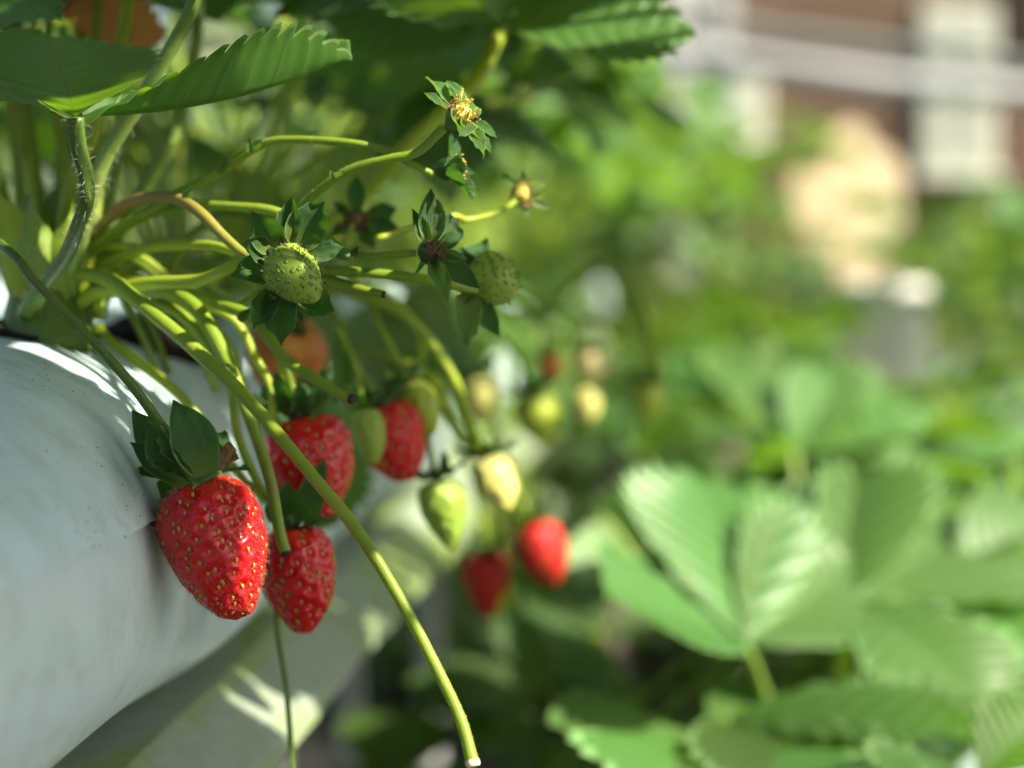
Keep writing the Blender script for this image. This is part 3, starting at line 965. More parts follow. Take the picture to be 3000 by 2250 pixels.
S = lambda *a, **k: stalk(plant0, *a, **k)
# stalk of the big red berry
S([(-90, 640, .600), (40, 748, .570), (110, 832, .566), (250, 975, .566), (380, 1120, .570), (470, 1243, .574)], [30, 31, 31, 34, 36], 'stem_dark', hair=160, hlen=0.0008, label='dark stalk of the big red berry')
# long stalk running down to the lower edge
S([(170, 805, .655), (300, 812, .630), (420, 895, .612), (620, 1068, .596), (760, 1208, .588), (920, 1400, .578), (1050, 1560, .572), (1180, 1770, .566), (1290, 1980, .560), (1350, 2110, .556), (1385, 2236, .552)],
  [46, 52, 50, 46, 44, 42, 40, 40, 46], 'stem', hair=500, hlen=0.0006, cut='cut_pale', n=90, seg=12, label='long smooth stalk hanging down across the berries')
S([(290, 905, .65), (300, 800, .645), (362, 752, .635), (452, 722, .63), (588, 718, .62), (669, 732, .61), (735, 765, .60)], [36, 38, 38, 34, 30], 'stem_yellow')
S([(220, 900, .655), (280, 856, .64), (353, 846, .63), (452, 829, .62), (579, 822, .61), (655, 792, .60), (725, 748, .595), (800, 770, .592)], [44, 46, 44, 38, 30], 'stem_yellow')
S([(200, 900, .66), (300, 850, .645), (407, 850, .635), (497, 854, .63), (565, 894, .622), (610, 953, .615), (655, 1039, .61), (687, 1107, .606), (740, 1250, .603), (790, 1400, .600), (820, 1560, .598), (838, 1620, .597)],
  [50, 54, 52, 50, 44, 40, 38], 'stem', hair=200, hlen=0.0007, cut='cut', n=70, label='bent stalk with a dark cut end over the berries')
S([(220, 880, .66), (407, 830, .645), (542, 858, .63), (655, 894, .622), (746, 935, .615), (791, 994, .61), (836, 1053, .608), (904, 1098, .604), (1000, 1157, .60), (1032, 1168, .598)],
  [44, 46, 44, 40, 36], 'stem', cut='cut', n=60, label='stalk with a dark cut end below the green berry')
S([(560, 880, .645), (655, 917, .64), (705, 962, .64), (750, 1053, .64), (791, 1134, .64), (800, 1260, .64)], [34, 34, 30, 24], 'stem_yellow')
S([(450, 880, .64), (540, 930, .634), (620, 1020, .628), (670, 1120, .622), (684, 1160, .620), (692, 1250, .618), (720, 1340, .62), (775, 1445, .628), (850, 1500, .632)], [40, 42, 38, 32, 30, 28], 'stem')
S([(290, 960, .665), (312, 989, .655), (407, 1062, .645), (520, 1152, .640), (588, 1233, .64), (646, 1301, .64), (700, 1390, .645), (780, 1470, .65)], [34, 34, 32, 28], 'stem_yellow', label='yellow stalk lying on the white bag')
S([(226, 760, .66), (316, 642, .64), (384, 592, .63), (452, 579, .62), (520, 583, .61), (588, 624, .60), (655, 692, .597), (719, 746, .594), (790, 778, .592)], [40, 42, 40, 36, 30], 'stem_brown', label='brownish bent stalk leading to the green berry')
S([(226, 770, .655), (339, 678, .64), (430, 628, .632), (497, 610, .63), (560, 600, .62), (678, 604, .615), (814, 622, .61), (960, 700, .605), (1025, 748, .60), (1110, 750, .595), (1215, 742, .588)], [40, 40, 36, 34, 30, 26], 'stem')
# spent blossom stalks
S([(400, 640, .63), (506, 574, .622), (633, 511, .615), (732, 443, .61), (814, 411, .606), (1000, 416, .60), (1130, 440, .598), (1200, 478, .598), (1270, 512, .60)], [34, 32, 30, 26, 24, 24], 'stem', hair=150, hlen=0.0007, label='arching stalk of the lower spent blossom')
S([(780, 720, .61), (880, 608, .597), (975, 527, .590), (1052, 486, .587), (1142, 464, .585), (1224, 445, .584), (1300, 375, .584)], [32, 30, 30, 30, 32], 'stem', hair=260, hlen=0.0005, label='curved stalk of the golden spent blossom')
S([(700, 900, .62), (830, 820, .615), (930, 794, .61), (1052, 798, .605), (1188, 811, .604), (1300, 828, .607), (1395, 850, .614)], [30, 34, 36, 34, 30], 'stem')
S([(820, 800, .62), (943, 816, .612), (1052, 848, .605), (1122, 862, .602)], [40, 40, 34, 26], 'stem', cut='cut')
S([(1100, 700, .62), (1310, 636, .635), (1370, 644, .64), (1459, 622, .645), (1510, 590, .648)], [24, 24, 22, 22], 'stem_yellow')
S([(1030, 760, .64), (1000, 720, .65), (1035, 660, .655)], [22, 20, 18], 'stem')
S([(830, 1640, .66), (812, 1820, .655), (838, 2010, .65), (858, 2260, .648), (860, 2330, .648)], [20, 20, 20, 20], 'stem_dark', label='thin stalk hanging straight down below the berries')
# stipule tips on the blossom stalks
for (x, y, d, tx, ty, mt) in ((735, 446, .609, 726, 404, 'sepal_light'), (742, 440, .608, 770, 405, 'sepal_light'), (975, 530, .589, 966, 496, 'sepal_light'), (982, 522, .588, 1010, 500, 'sepal_light'), (640, 508, .612, 668, 455, 'sepal_light'),
        (690, 1110, .604, 660, 1060, 'sepal_light'), (540, 590, .606, 560, 545, 'sepal_light'), (1030, 752, .594, 1050, 720, 'sepal'), (700, 940, .612, 735, 900, 'sepal')):
    sepal_to(plant0, P(x, y, d), P(tx, ty, d - .003), cs(.3, .2, -1), .42, mt, .6, .3, (), x, .8).name = 'bract'
# more stalks crowding round the heart of the plant
qq = np.random.default_rng(5150)
for k in range(16):
    x0 = 90 + 14 * k; d0 = .665 + .006 * (k % 5)
    if k % 2:
        x1, y1 = x0 + qq.uniform(-70, 120), qq.uniform(120, 480)
        S([(x0, 930, d0), (x0 + qq.uniform(-15, 25), 760, d0 + .01), ((x0 + x1) / 2 + qq.uniform(-30, 30), (760 + y1) / 2, d0 + .03), (x1, y1, d0 + .05), (x1 + 30, y1 - 320, d0 + .06)], [36, 34, 30, 28], ('stem_pale', 'stem_yellow', 'stem')[k % 3], name='petiole', n=24, seg=8)
    else:
        x1 = x0 + qq.uniform(260, 620); y1 = qq.uniform(880, 1010)
        S([(x0, 920, d0), (x0 + 50, 800 + qq.uniform(-50, 40), d0), ((x0 + x1) / 2, 790 + qq.uniform(-90, 50), d0 - .008), (x1, y1, d0 - .005), (x1 + 70, y1 + 170, d0 - .002)], [34, 34, 30, 24], ('stem_yellow', 'stem', 'stem_pale')[k % 3], n=28, seg=8)
# old crown scraps and a pale young shoot
for k in range(4):
    crumple(plant0, 'dry_scale', P(70 + 22 * k, 800 - 30 * (k % 3), .655 + .01 * (k % 2)), 0.006, 'dry', 60 + k, along=cs(0.2, 1, 0))
explicit_leaf(plant0, [(110, 800, .68), (120, 740, .68)], [22, 20], (130, 700, .68), [
    ((170, 560, .67), (.3, .3, -1), .55, .7, -.3, 31), ((90, 580, .67), (-.3, .3, -1), .5, .7, -.2, 32), ((210, 640, .67), (.5, .3, -1), .5, .7, -.2, 33)], 'stem_pale', kind='leaf_pale', label='pale folded young leaf in the heart of the plant')

# ------------------------------------------------------------------ berries in view
def simple_calyx(b, n=9, mat='sepal', length=1.25, lift=0.2, seed=0, W=0.42, bend=0.5):
    root, top, ax, axes, L, R = b
    return calyx_ring(root, top, ax, axes, R, n, mat, length, lift, seed, W, bend)

big = make_berry('strawberry', 618, 1592, .577, (0.15, -0.97, -0.10), 448, 306, 'red', 'largest glossy red strawberry resting against the white grow bag', 4, 180, True, 'seed', 0.00078, (260, 330), 2400, rs=1, skew=0.10, seed_len=.00080, soff=-.00072)
cal = calyx_ring(big[0], big[1], big[2], big[3], big[5], 0, 'sepal')
nk = P(575, 1400, .577)
for (bx, by, bd, tx, ty, td, face, W, seed_, tee, bend) in (
    (600, 1392, .563, 512, 1172, .558, (0.30, 0.20, -1), 0.54, 1, (), 0.45),
    (535, 1425, .578, 400, 1375, .582, (-0.4, 0.8, -0.4), 0.34, 23, (), 0.35),
    (585, 1395, .568, 560, 1228, .572, (0.5, 0.1, -0.9), 0.26, 24, ((.6, 1),), -0.25),
    (570, 1400, .562, 462, 1282, .552, (-0.5, 0.1, -0.9), 0.26, 25, ((.6, -1),), -0.30),
    (550, 1412, .566, 408, 1262, .564, (-0.6, 0.4, -0.7), 0.24, 26, (), -0.20),
    (625, 1385, .575, 640, 1295, .572, (0.7, 0.1, -0.7), 0.36, 27, (), -0.4),
    (545, 1420, .566, 425, 1345, .556, (-0.4, 0.8, -0.5), 0.28, 28, ((.6, 1),), -0.3),
    (560, 1405, .566, 434, 1240, .556, (-0.55, 0.35, -0.8), 0.46, 2, (), 0.35),
    (548, 1412, .575, 388, 1202, .578, (-0.1, 0.2, -1), 0.36, 3, (), 0.25),
    (540, 1422, .568, 380, 1296, .566, (-0.5, 0.7, -0.6), 0.36, 4, (), 0.30),
    (530, 1425, .590, 440, 1490, .592, (-0.8, 0.1, -0.6), 0.75, 5, (), 0.5),
    (615, 1385, .590, 655, 1262, .602, (0.4, 0.2, -1), 0.5, 6, (), 0.3),
    (630, 1385, .590, 700, 1372, .610, (0.3, 0.8, -0.4), 0.6, 7, (), 0.6),
    (560, 1405, .590, 470, 1300, .605, (-0.3, 0.5, -0.5), 0.5, 8, (), 0.3)):
    sepal_to(cal, P(bx, by, bd), P(tx, ty, td), cs(*face), W, 'sepal', 0.45, bend, tee, seed_, 1.0)
v, f, u, *_ = tube_arrays([P(452, 1225, .5735), P(500, 1290, .576), P(560, 1385, .577), P(585, 1425, .577)], [.0018, .0024, .0065, .008], 14, 12)
obj('receptacle', build_mesh('receptacle', v, f, u, True, M['sepal_light']), cal)
crumple(big[0], 'withered_petal', P(655, 1340, .570), .0046, 'dry', 4, along=cs(.8, .5, 0), flat=0.7)
crumple(big[0], 'withered_petal', P(436, 1512, .578), .0030, 'dry', 5, along=cs(.3, 1, 0), flat=0.8)
crumple(big[0], 'withered_petal', P(446, 1530, .580), .0026, 'dry', 6, flat=0.8)

bB = make_berry('strawberry', 872, 1690, .620, (0.12, -0.98, 0.05), 335, 232, 'red', 'red strawberry just behind the largest one, under its cut stalk', 0, 130, True, 'seed_dull', 0.0007, (130, 150), 0, rs=2, seed_len=.0009)
calB = simple_calyx(bB, 0)
for (bx, by, bd, tx, ty, td, face, W, sd, b) in ((860, 1530, .628, 840, 1412, .615, (-.1, .3, -1), .75, 11, .4), (890, 1525, .63, 952, 1340, .625, (.1, .3, -1), .36, 12, .2),
    (900, 1530, .63, 985, 1530, .63, (.2, .9, -.4), .5, 13, .5), (870, 1535, .635, 800, 1500, .64, (-.2, .9, -.4), .5, 14, .5), (885, 1525, .635, 900, 1400, .65, (.1, .3, -1), .4, 15, .3), (880, 1535, .62, 935, 1545, .612, (.1, .9, -.4), .5, 16, .5)):
    sepal_to(calB, P(bx, by, bd), P(tx, ty, td), cs(*face), W, 'sepal', .3, b, ((.62, 1),), sd, .7)
bC = make_berry('strawberry', 912, 1362, .645, (0.22, -0.95, -0.05), 320, 262, 'red', 'shaded red strawberry behind the long hanging stalk', 1, 130, True, 'seed_dull', 0.0007, (120, 140), 0, rs=3, seed_len=.0009)
simple_calyx(bC, 9, 'sepal', 1.15, 0.55, 3)
bD = make_berry('strawberry', 830, 1040, .725, (-0.35, -0.55, 0.5), 250, 235, 'orange', 'orange half ripe strawberry below the green berry', 1, 90, False, 'seed_dull', 0.0007, (60, 70), rs=4)
calD = simple_calyx(bD, 0)
for k, (tx, ty, W) in enumerate(((760, 1150, .6), (840, 1230, .6), (930, 1180, .6), (900, 1120, .5), (820, 1110, .5))):
    sepal_to(calD, P(860, 1120, .695), P(tx, ty + 30, .69), cs(.1, .2, -1), W, 'sepal', .3, .4, (), 20 + k, .7)
bE = make_berry('strawberry', 1150, 1292, .705, (0.40, -0.9, 0.0), 250, 205, 'red_dark', 'red strawberry half hidden by a small green one', 1, 90, False, 'seed_dull', 0.0008, (70, 80), rs=5)
simple_calyx(bE, 8, 'sepal', 1.2, 0.35, 5)
bF = make_berry('strawberry', 1080, 1275, .685, (0.18, -0.97, 0.0), 178, 108, 'green', 'small green strawberry hanging in front of a red one', 0, 90, False, 'seed_green', 0.0006, (60, 70), rs=6, seed_len=.0007)
simple_calyx(bF, 8, 'sepal', 1.5, 0.3, 6)
bG = make_berry('strawberry', 1232, 1192, .715, (0.42, -0.9, 0.0), 180, 118, 'olive', 'olive green strawberry above the pale hanging ones', 0, 80, False, 'seed_green', 0.0006, (50, 60), rs=7, seed_len=.0007)
simple_calyx(bG, 8, 'sepal', 1.3, 0.25, 7)
bH = make_berry('strawberry', 1404, 1165, .86, (0.2, -0.95, 0.1), 150, 125, 'yellow', 'pale yellow berry behind two bent stalks', 0, 70, False, 'seed_green', 0.0005, (40, 50), rs=8, seed_len=.0006)
simple_calyx(bH, 8, 'sepal', 1.3, 0.25, 8)
bI = make_berry('strawberry', 1303, 1502, .715, (0.22, -0.96, -0.1), 222, 152, 'green', 'long pale green strawberry hanging over the trough edge', 3, 100, False, 'seed_green', 0.0006, (60, 70), rs=9, seed_len=.0007)
simple_calyx(bI, 9, 'sepal', 1.2, 0.3, 9)
bJ = make_berry('strawberry', 1456, 1412, .735, (0.33, -0.94, -0.1), 180, 138, 'yellow', 'sunlit pale yellow strawberry at the end of a bent stalk', 0, 80, False, None, 0.00045, (60, 70), rs=10)
calJ = simple_calyx(bJ, 9, 'sepal', 1.3, 0.15, 10)
bK = make_berry('strawberry', 1580, 1222, .90, (0.32, -0.94, 0.0), 165, 138, 'olive', 'round olive green strawberry beyond the trough edge', 1, 70, False, 'seed_green', 0.0005, (40, 50), rs=11, seed_len=.0006)
simple_calyx(bK, 8, 'sepal', 1.2, 0.25, 11)
bL = make_berry('strawberry', 1714, 1188, 1.02, (0.05, -0.98, 0.0), 118, 98, 'yellow', 'small yellow berry hanging below a cream one', 0, 50, False, None, 0.0004, (36, 44), rs=12)
simple_calyx(bL, 8, 'sepal', 1.1, 0.2, 12)
bM = make_berry('strawberry', 1724, 1076, 1.05, (0.1, -0.98, 0.0), 105, 98, 'cream', 'small cream berry hanging above a yellow one', 0, 50, False, None, 0.0004, (36, 44), rs=13)
simple_calyx(bM, 8, 'sepal', 1.1, 0.2, 13)
bN = make_berry('strawberry', 1612, 1078, 1.02, (0.2, -0.95, 0.1), 95, 74, 'orange', 'tiny orange red berry in front of the far grow bag', 0, 50, False, None, 0.0004, (36, 44), rs=14)
simple_calyx(bN, 8, 'sepal_light', 1.2, 0.2, 14)
bO = make_berry('strawberry', 1427, 1708, .93, (0.05, -0.99, 0.0), 205, 148, 'red_dark', 'lower of two blurred dark red strawberries below the trough', 3, 70, False, 'seed_dull', 0.0007, (50, 60), rs=15)
simple_calyx(bO, 8, 'sepal', 1.1, 0.3, 15)
bP = make_berry('strawberry', 1590, 1618, .91, (0.35, -0.93, 0.0), 205, 160, 'red_dark', 'upper of two blurred red strawberries, beside a pale leaf', 1, 70, False, 'seed_dull', 0.0007, (50, 60), rs=16)
simple_calyx(bP, 8, 'sepal', 1.1, 0.3, 16)
# the sharp young green fruit
bQ = make_berry('strawberry', 862, 808, .574, (0.66, -0.66, -0.25), 205, 150, 'green', 'sharp young green strawberry framed by a star of dark sepals', 0, 150, True, 'seed_green', 0.00012, (130, 150), 0, 1, rs=17, seed_len=.00080, soff=-.00004)
calQ = simple_calyx(bQ, 0)
for k, (bx, by, tx, ty, td, W, tee) in enumerate(((835, 720, 858, 574, .578, .42, ((.55, 1), (.55, -1))), (805, 725, 735, 618, .572, .58, ((.55, -1), (.62, -1))), (865, 725, 950, 590, .580, .66, ((.75, 1),)), (900, 752, 1010, 722, .584, .46, ((.62, 1),)),
    (790, 745, 706, 716, .572, .55, ()), (780, 790, 676, 806, .572, .58, ()), (800, 850, 742, 965, .568, .36, ((.6, 1), (.7, 1))), (815, 855, 824, 1012, .572, .52, ((.66, 1), (.7, -1))), (880, 870, 980, 912, .576, .62, ((.7, 1),)), (860, 880, 888, 942, .58, .34, ()))):
    sepal_to(calQ, P(bx, by, .583), P(tx, ty, td), cs(0.05, 0.1, -1), W, 'sepal', .5, .25 if k % 2 else -0.15, tee, 40 + k, .85)
for k, (x, y, s) in enumerate(((832, 716, .0016), (786, 800, .0014), (800, 870, .0014), (790, 760, .0012))):
    crumple(bQ[0], 'withered_petal', P(x, y, .573), s, 'dry', 80 + k)
bS = make_berry('strawberry', 1442, 822, .622, (0.55, -0.40, -0.25), 165, 150, 'green', 'green strawberry behind the spent calyx, facing the aisle', 0, 130, False, 'seed_green', 0.00014, (80, 90), 0, 1, rs=18, seed_len=.00080, soff=-.00004)
calS = simple_calyx(bS, 0)
for k, (tx, ty, td, W, tee) in enumerate(((1368, 1020, .610, .40, ((.7, 1),)), (1465, 985, .625, .36, ()), (1340, 900, .615, .5, ()), (1420, 700, .635, .5, ()), (1350, 720, .625, .5, ()))):
    sepal_to(calS, P(1372, 860, .618), P(tx, ty, td), cs(.1, .1, -1), W, 'sepal' if k else 'sepal_light', .3, .3, tee, 60 + k, .68)

# ------------------------------------------------------------------ spent blossoms
def blossom(px, py, d, axis, sepals, label, mat='sepal', core=(0.0055, 'dry'), anth=30, seed=0, pet=4):
    """a faded blossom: cup, sepals to given pixel tips, anthers and dry scraps; axis = where it faces"""
    q = np.random.default_rng(seed + 400)
    c0 = P(px, py, d)
    ax = cs(*axis)
    root = thing('spent_blossom', c0, label, 'blossom', 'spent strawberry blossoms')
    v, f, u, *_ = tube_arrays([c0 - ax * .006, c0 - ax * .003, c0, c0 + ax * .001], [.0016, .0034, .0042, .003], 10, 12)
    cup = obj('calyx', build_mesh('calyx', v, f, u, True, M[mat]), root)
    x, y, z = frame(np.cross(ax, (0.1, 0.2, 1)), ax)
    for k, sdef in enumerate(sepals):
        tx, ty, td, W, tee = sdef[:5]
        tp = P(tx, ty, td)
        rad = tp - c0; rad = unit(rad - ax * np.dot(rad, ax))
        mt = sdef[5] if len(sdef) > 5 else mat
        sepal_to(cup, c0 + rad * .003 - ax * .001, tp, unit(ax * 0.9 - rad * 0.4), W * .9, mt, .6, q.uniform(-.2, .4), tee, seed * 20 + k, .85)
    # domed heart
    n, sg = 6, 14
    V = [c0 + ax * core[0] * .62]
    for i in range(1, n):
        t = i / (n - 1) * 1.5
        for j in range(sg):
            a = 6.2832 * j / sg
            rr = core[0] * .62 * math.sin(t) * (1 + .08 * q.normal())
            V.append(c0 + ax * core[0] * .62 * math.cos(t) * (1 + .1 * q.normal()) + (x * math.cos(a) + y * math.sin(a)) * rr)
    F = [(0, 1 + j, 1 + (j + 1) % sg) for j in range(sg)] + [(1 + i * sg + j, 1 + (i + 1) * sg + j, 1 + (i + 1) * sg + (j + 1) % sg, 1 + i * sg + (j + 1) % sg) for i in range(n - 2) for j in range(sg)]
    obj('heart', build_mesh('heart', np.array(V), F, None, True, M[core[1]]), root)
    parts = []
    for k in range(anth):
        a = q.uniform(0, 6.28); r0 = core[0] * q.uniform(.45, .85)
        dr = x * math.cos(a) + y * math.sin(a)
        p0 = c0 + dr * r0
        p1 = p0 + ax * .0018 + dr * .0006
        p2 = p0 + ax * .0034 * q.uniform(.7, 1.2) + dr * .0012 * q.normal()
        v, f, u, *_ = tube_arrays([p0, p1, p2, p2 + ax * .0006], [.00012, .00012, .00030, .0002], 7, 5)
        parts.append((v, f, u))
    if parts:
        v, f, u = merge(parts)
        so = obj('anthers', build_mesh('anthers', v, f, None, True, M['pollen' if core[1] != 'dry' else 'dry']), root)
        so['kind'] = 'stuff'
    for k in range(pet):
        a = q.uniform(0, 6.28)
        crumple(root, 'withered_petal', c0 + (x * math.cos(a) + y * math.sin(a)) * core[0] * .85 + ax * .0016, .0017 * q.uniform(.7, 1.3), 'dry', seed * 9 + k)
    return root

blossom(1348, 335, .583, (.62, .55, -.62), ((1247, 225, .590, .42, ()), (1312, 238, .596, .52, ()), (1372, 300, .600, .5, ()), (1408, 318, .592, .6, ()), (1455, 402, .580, .42, ()), (1440, 446, .575, .30, ()), (1418, 458, .570, .34, ()), (1345, 398, .566, .55, ()), (1242, 272, .575, .30, ())),
        'golden hearted spent blossom at the tip of the highest curved stalk', 'sepal_light', (.0052, 'pollen'), 40, 1, 6)
blossom(1322, 495, .600, (.90, -.05, -.42), ((1318, 385, .600, .40, ()), (1335, 400, .607, .34, ()), (1395, 505, .606, .36, ()), (1405, 560, .600, .42, ()), (1385, 585, .590, .45, ((.7, 1),)), (1362, 500, .584, .6, ())),
        'dark half closed spent blossom just below the golden one', 'sepal', (.0046, 'seed_green'), 36, 2, 3)
blossom(1262, 738, .584, (.25, .05, -.95), ((1262, 553, .586, .50, ()), (1208, 612, .584, .42, ()), (1352, 682, .590, .52, ()), (1372, 760, .585, .42, (), 'sepal_light'), (1405, 845, .586, .46, ()), (1314, 882, .578, .42, (), 'sepal_light'), (1212, 808, .580, .22, (), 'sepal_light'), (1340, 640, .600, .5, ()), (1300, 830, .572, .30, (), 'sepal_light')),
        'dark spent calyx with brown shrivelled heart, before the green berry', 'sepal', (.0036, 'dry'), 26, 3, 6)
blossom(1530, 572, .650, (.35, .25, -.8), ((1470, 510, .655, .42, ()), (1530, 495, .655, .42, ()), (1598, 540, .645, .55, (), 'leaf_pale'), (1610, 610, .648, .45, (), 'leaf_pale'), (1545, 645, .645, .5, ()), (1500, 540, .650, .4, ())),
        'blurred pale spent blossom with orange heart out over the aisle', 'sepal_light', (.0050, 'pollen'), 20, 4, 3)
blossom(1040, 645, .662, (.1, -.2, -.95), ((1045, 515, .665, .5, ()), (1165, 610, .668, .55, ()), (1180, 680, .666, .55, ()), (975, 590, .66, .5, ()), (960, 690, .66, .5, ()), (1100, 730, .66, .5, ())),
        'blurred dark spent blossom between the green berry and the spent calyx', 'sepal', (.0050, 'dry'), 20, 5, 4)
# closed bud near the green berry
bud = thing('flower_bud', P(1010, 745, .588), 'tiny brown tipped bud right of the green berry', 'bud')
v, f, u, *_ = tube_arrays([P(985, 735, .592), P(1000, 742, .590), P(1016, 748, .588), P(1024, 750, .588)], [.0014, .0021, .0016, .0008], 10, 10)
obj('bud_body', build_mesh('bud_body', v, f, u, True, M['sepal_light']), bud)
crumple(bud, 'withered_tip', P(1028, 752, .587), .0016, 'dry', 7)

# ------------------------------------------------------------------ more plants along the near row
ZB = H - 0.036
def rowp(s, lat=-0.245, z=ZB):
    return np.array((lat, s, z))
ord_ = ['second', 'third', 'fourth', 'fifth']
near_row = []
for i, (s, lat) in enumerate(((0.86, -0.235), (1.08, -0.25), (1.32, -0.23), (1.60, -0.25))):
    near_row.append(plant_at(rowp(s, lat), '%s strawberry plant along the near row of white bags, leaves out of focus' % ord_[i], 'strawberry plants of the near row', 60 + i,
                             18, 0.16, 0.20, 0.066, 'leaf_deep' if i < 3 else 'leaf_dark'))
for i, s in enumerate((1.90, 2.2, 2.5, 2.85, 3.2)):
    near_row.append(plant_at(rowp(s, -0.20), ('sixth', 'seventh', 'eighth', 'ninth', 'tenth')[i] + ' strawberry plant counted along the near row, far and blurred', 'strawberry plants of the near row', 70 + i, 18, 0.22, 0.20, 0.070))

for i, (pl, s_, la) in enumerate(zip(near_row[:6], (.86, 1.08, 1.32, 1.60, 1.90, 2.2), (-.235, -.25, -.23, -.25, -.20, -.20))):
    q = np.random.default_rng(500 + i)
    for k in range(5 if i < 2 else 8):
        low = q.uniform(0, .055) if i < 2 else q.uniform(0, .09) if k < 4 else q.uniform(.08, .30)
        hub = np.array((-.150 - q.uniform(0, .018) + (.03 * k / 8 if low > .12 else 0), s_ + q.uniform(-.13, .13), H - .015 - low))
        outd = unit(np.array((.25, q.uniform(-.8, .8), -.8)))
        upd = unit(np.array((.9, -.55, .35)) + q.normal(size=3) * .15)
        b_ = rowp(s_, la); mid_ = b_ * .45 + hub * .55; mid_[2] = H + q.uniform(.0, .03)
        compound_leaf(pl, b_, hub, outd, upd, .046 * q.uniform(.8, 1.2), 'leaf_dark', seed=7000 + i * 20 + k, mid=mid_, droop=.0)

def hang(plant, b, crown_p, mat='stem', wid=0.0026, lift=0.02, side=0.0):
    """a fruit stalk from a crown over the bag edge to the top of a berry"""
    top, ax, L = b[1], b[2], b[4]
    e = top - ax * L * 0.02
    c = np.asarray(crown_p, float)
    m1 = c * 0.6 + e * 0.4; m1[2] = max(c[2], e[2]) + lift + 0.012
    m2 = c * 0.25 + e * 0.75; m2[2] = max(c[2] - 0.01, e[2] + 0.03) + lift * 0.4
    m3 = e - ax * 0.018 + np.array((-0.002, side, 0.002))
    stalk(plant, [c, m1, m2, m3, e], [wid * 1.1, wid, wid, wid * 0.9], mat, px=False, n=30, seg=8)

hang(plant0, bC, P(430, 930, .67), 'stem', .003)
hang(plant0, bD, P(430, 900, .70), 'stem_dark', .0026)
p1, p2 = near_row[0], near_row[1]
c1, c2 = rowp(.86, -.235), rowp(1.08, -.25)
hang(p1, bE, c1, 'stem'); hang(p1, bF, c1, 'stem', .002); hang(p1, bG, c1, 'stem_yellow', .0022); hang(p1, bI, c1, 'stem_pale', .0024, .012)
hang(p2, bK, c2, 'stem_yellow', .0024); hang(p2, bL, c2, 'stem_yellow', .0024, .03); hang(p2, bM, c2, 'stem_pale', .0022, .03); hang(p2, bN, c2, 'stem', .002)
hang(p2, bO, c2, 'stem', .0026); hang(p2, bP, c2, 'stem', .0026, .015); hang(p1, bH, c1, 'stem_pale', .0022)
stalk(p1, [(640, 880, .80), (900, 830, .74), (1085, 880, .722), (1160, 905, .72), (1233, 970, .72), (1300, 1060, .722), (1346, 1150, .725), (1375, 1240, .73), (1402, 1318, .735)], [36, 38, 40, 38, 32], 'stem_yellow', label='bright yellow bent stalk carrying the sunlit berry')
stalk(p1, [(1000, 1020, .76), (1180, 1060, .74), (1278, 1120, .732), (1300, 1190, .732), (1345, 1270, .733), (1398, 1312, .735)], [24, 34, 38, 32, 28], 'stem_yellow')
stalk(p1, [(900, 860, .78), (1060, 850, .76), (1150, 880, .75), (1220, 960, .75), (1240, 1060, .745)], [30, 30, 26], 'stem_yellow')
stalk(p2, [(1600, 930, 1.12), (1720, 800, 1.05), (1830, 790, 1.0), (1900, 950, .97), (1940, 1120, .95)], [30, 34, 34, 26], 'stem_yellow')

# a few far fruits of the near row
for k, (x, y, d, L_, W_, sk, tip, lab) in enumerate((
    (1900, 1175, .95, 120, 100, 'olive', (0.1, -1, 0), 'blurred olive berry right of the yellow one'),)):
    b = make_berry('strawberry', x, y, d, tip, L_, W_, sk, lab, 0, 50, False, None, .0004, (30, 36), rs=40 + k)
    simple_calyx(b, 7, 'sepal', 1.1, .3, 40 + k)
    hang(p2 if d > .88 else p1, b, c2 if d > .88 else c1, 'stem_yellow', .0022)

# ------------------------------------------------------------------ plants across the aisle
ZR = RZ + 0.060
def rp(s, lat=0.20):
    return np.array((lat, s, ZR))
c_r = rp(1.04, .20)
plantR = thing('strawberry_plant', c_r, 'leafy strawberry plant across the aisle with large pale leaves', 'strawberry plant')
crown(plantR, c_r, seed=21); mound(plantR, c_r, .05, 22)
def px_of(p):
    v = np.asarray(p) - CAM
    d = v @ FW
    return (1500 + FPX * (v @ RT) / d, 1125 - FPX * (v @ UP) / d, d)
cb = px_of(c_r)
KD = 1.19
def RL(hub, leaflets, via=None, pet='stem_pale', w=(34, 30, 28), **k):
    sc = lambda p: (p[0], p[1], p[2] * KD)
    hub = sc(hub); leaflets = [(sc(l[0]),) + tuple(l[1:]) for l in leaflets]; via = sc(via) if via else None
    b = [cb] + ([via] if via else [((cb[0] * .45 + hub[0] * .55), max(cb[1], hub[1]) * .35 + hub[1] * .65 + 120, cb[2] * .5 + hub[2] * .5)])
    return explicit_leaf(plantR, b, w, hub, leaflets, pet, **k)
RL((2180, 1890, .80), [((1785, 1750, .745), (-.25, .75, -.62), .92, .18, .20, 101), ((2040, 1405, .89), (.30, .55, -.80), .85, .25, .25, 102), ((2500, 1650, .87), (.1, .62, -.80), .95, .22, .25, 103)],
   via=(2400, 2200, .84))
RL((2495, 1770, .84), [((2905, 2100, .775), (.15, .80, -.55), .80, .16, .35, 104), ((2800, 1570, .96), (.1, .75, -.6), .9, .2, .2, 105), ((2420, 1420, .96), (-.2, .6, -.75), .85, .22, .3, 106)],
   via=(2600, 2200, .86))
RL((2790, 1660, .92), [((3030, 1960, .85), (.2, .8, -.5), .72, .25, .3, 107), ((3120, 1560, .97), (.2, .75, -.6), .8, .25, .2, 108), ((2860, 1420, 1.05), (0, .6, -.8), .7, .3, .2, 109)], via=(2800, 2100, .95))
RL((2105, 2195, .775), [((1618, 2120, .745), (-.05, .93, -.36), .62, .16, .10, 110), ((2120, 2420, .63), (0, .95, -.3), .7, .2, .3, 111), ((2330, 2060, .84), (.1, .9, -.4), .7, .2, .3, 112)], via=(2500, 2500, .77))
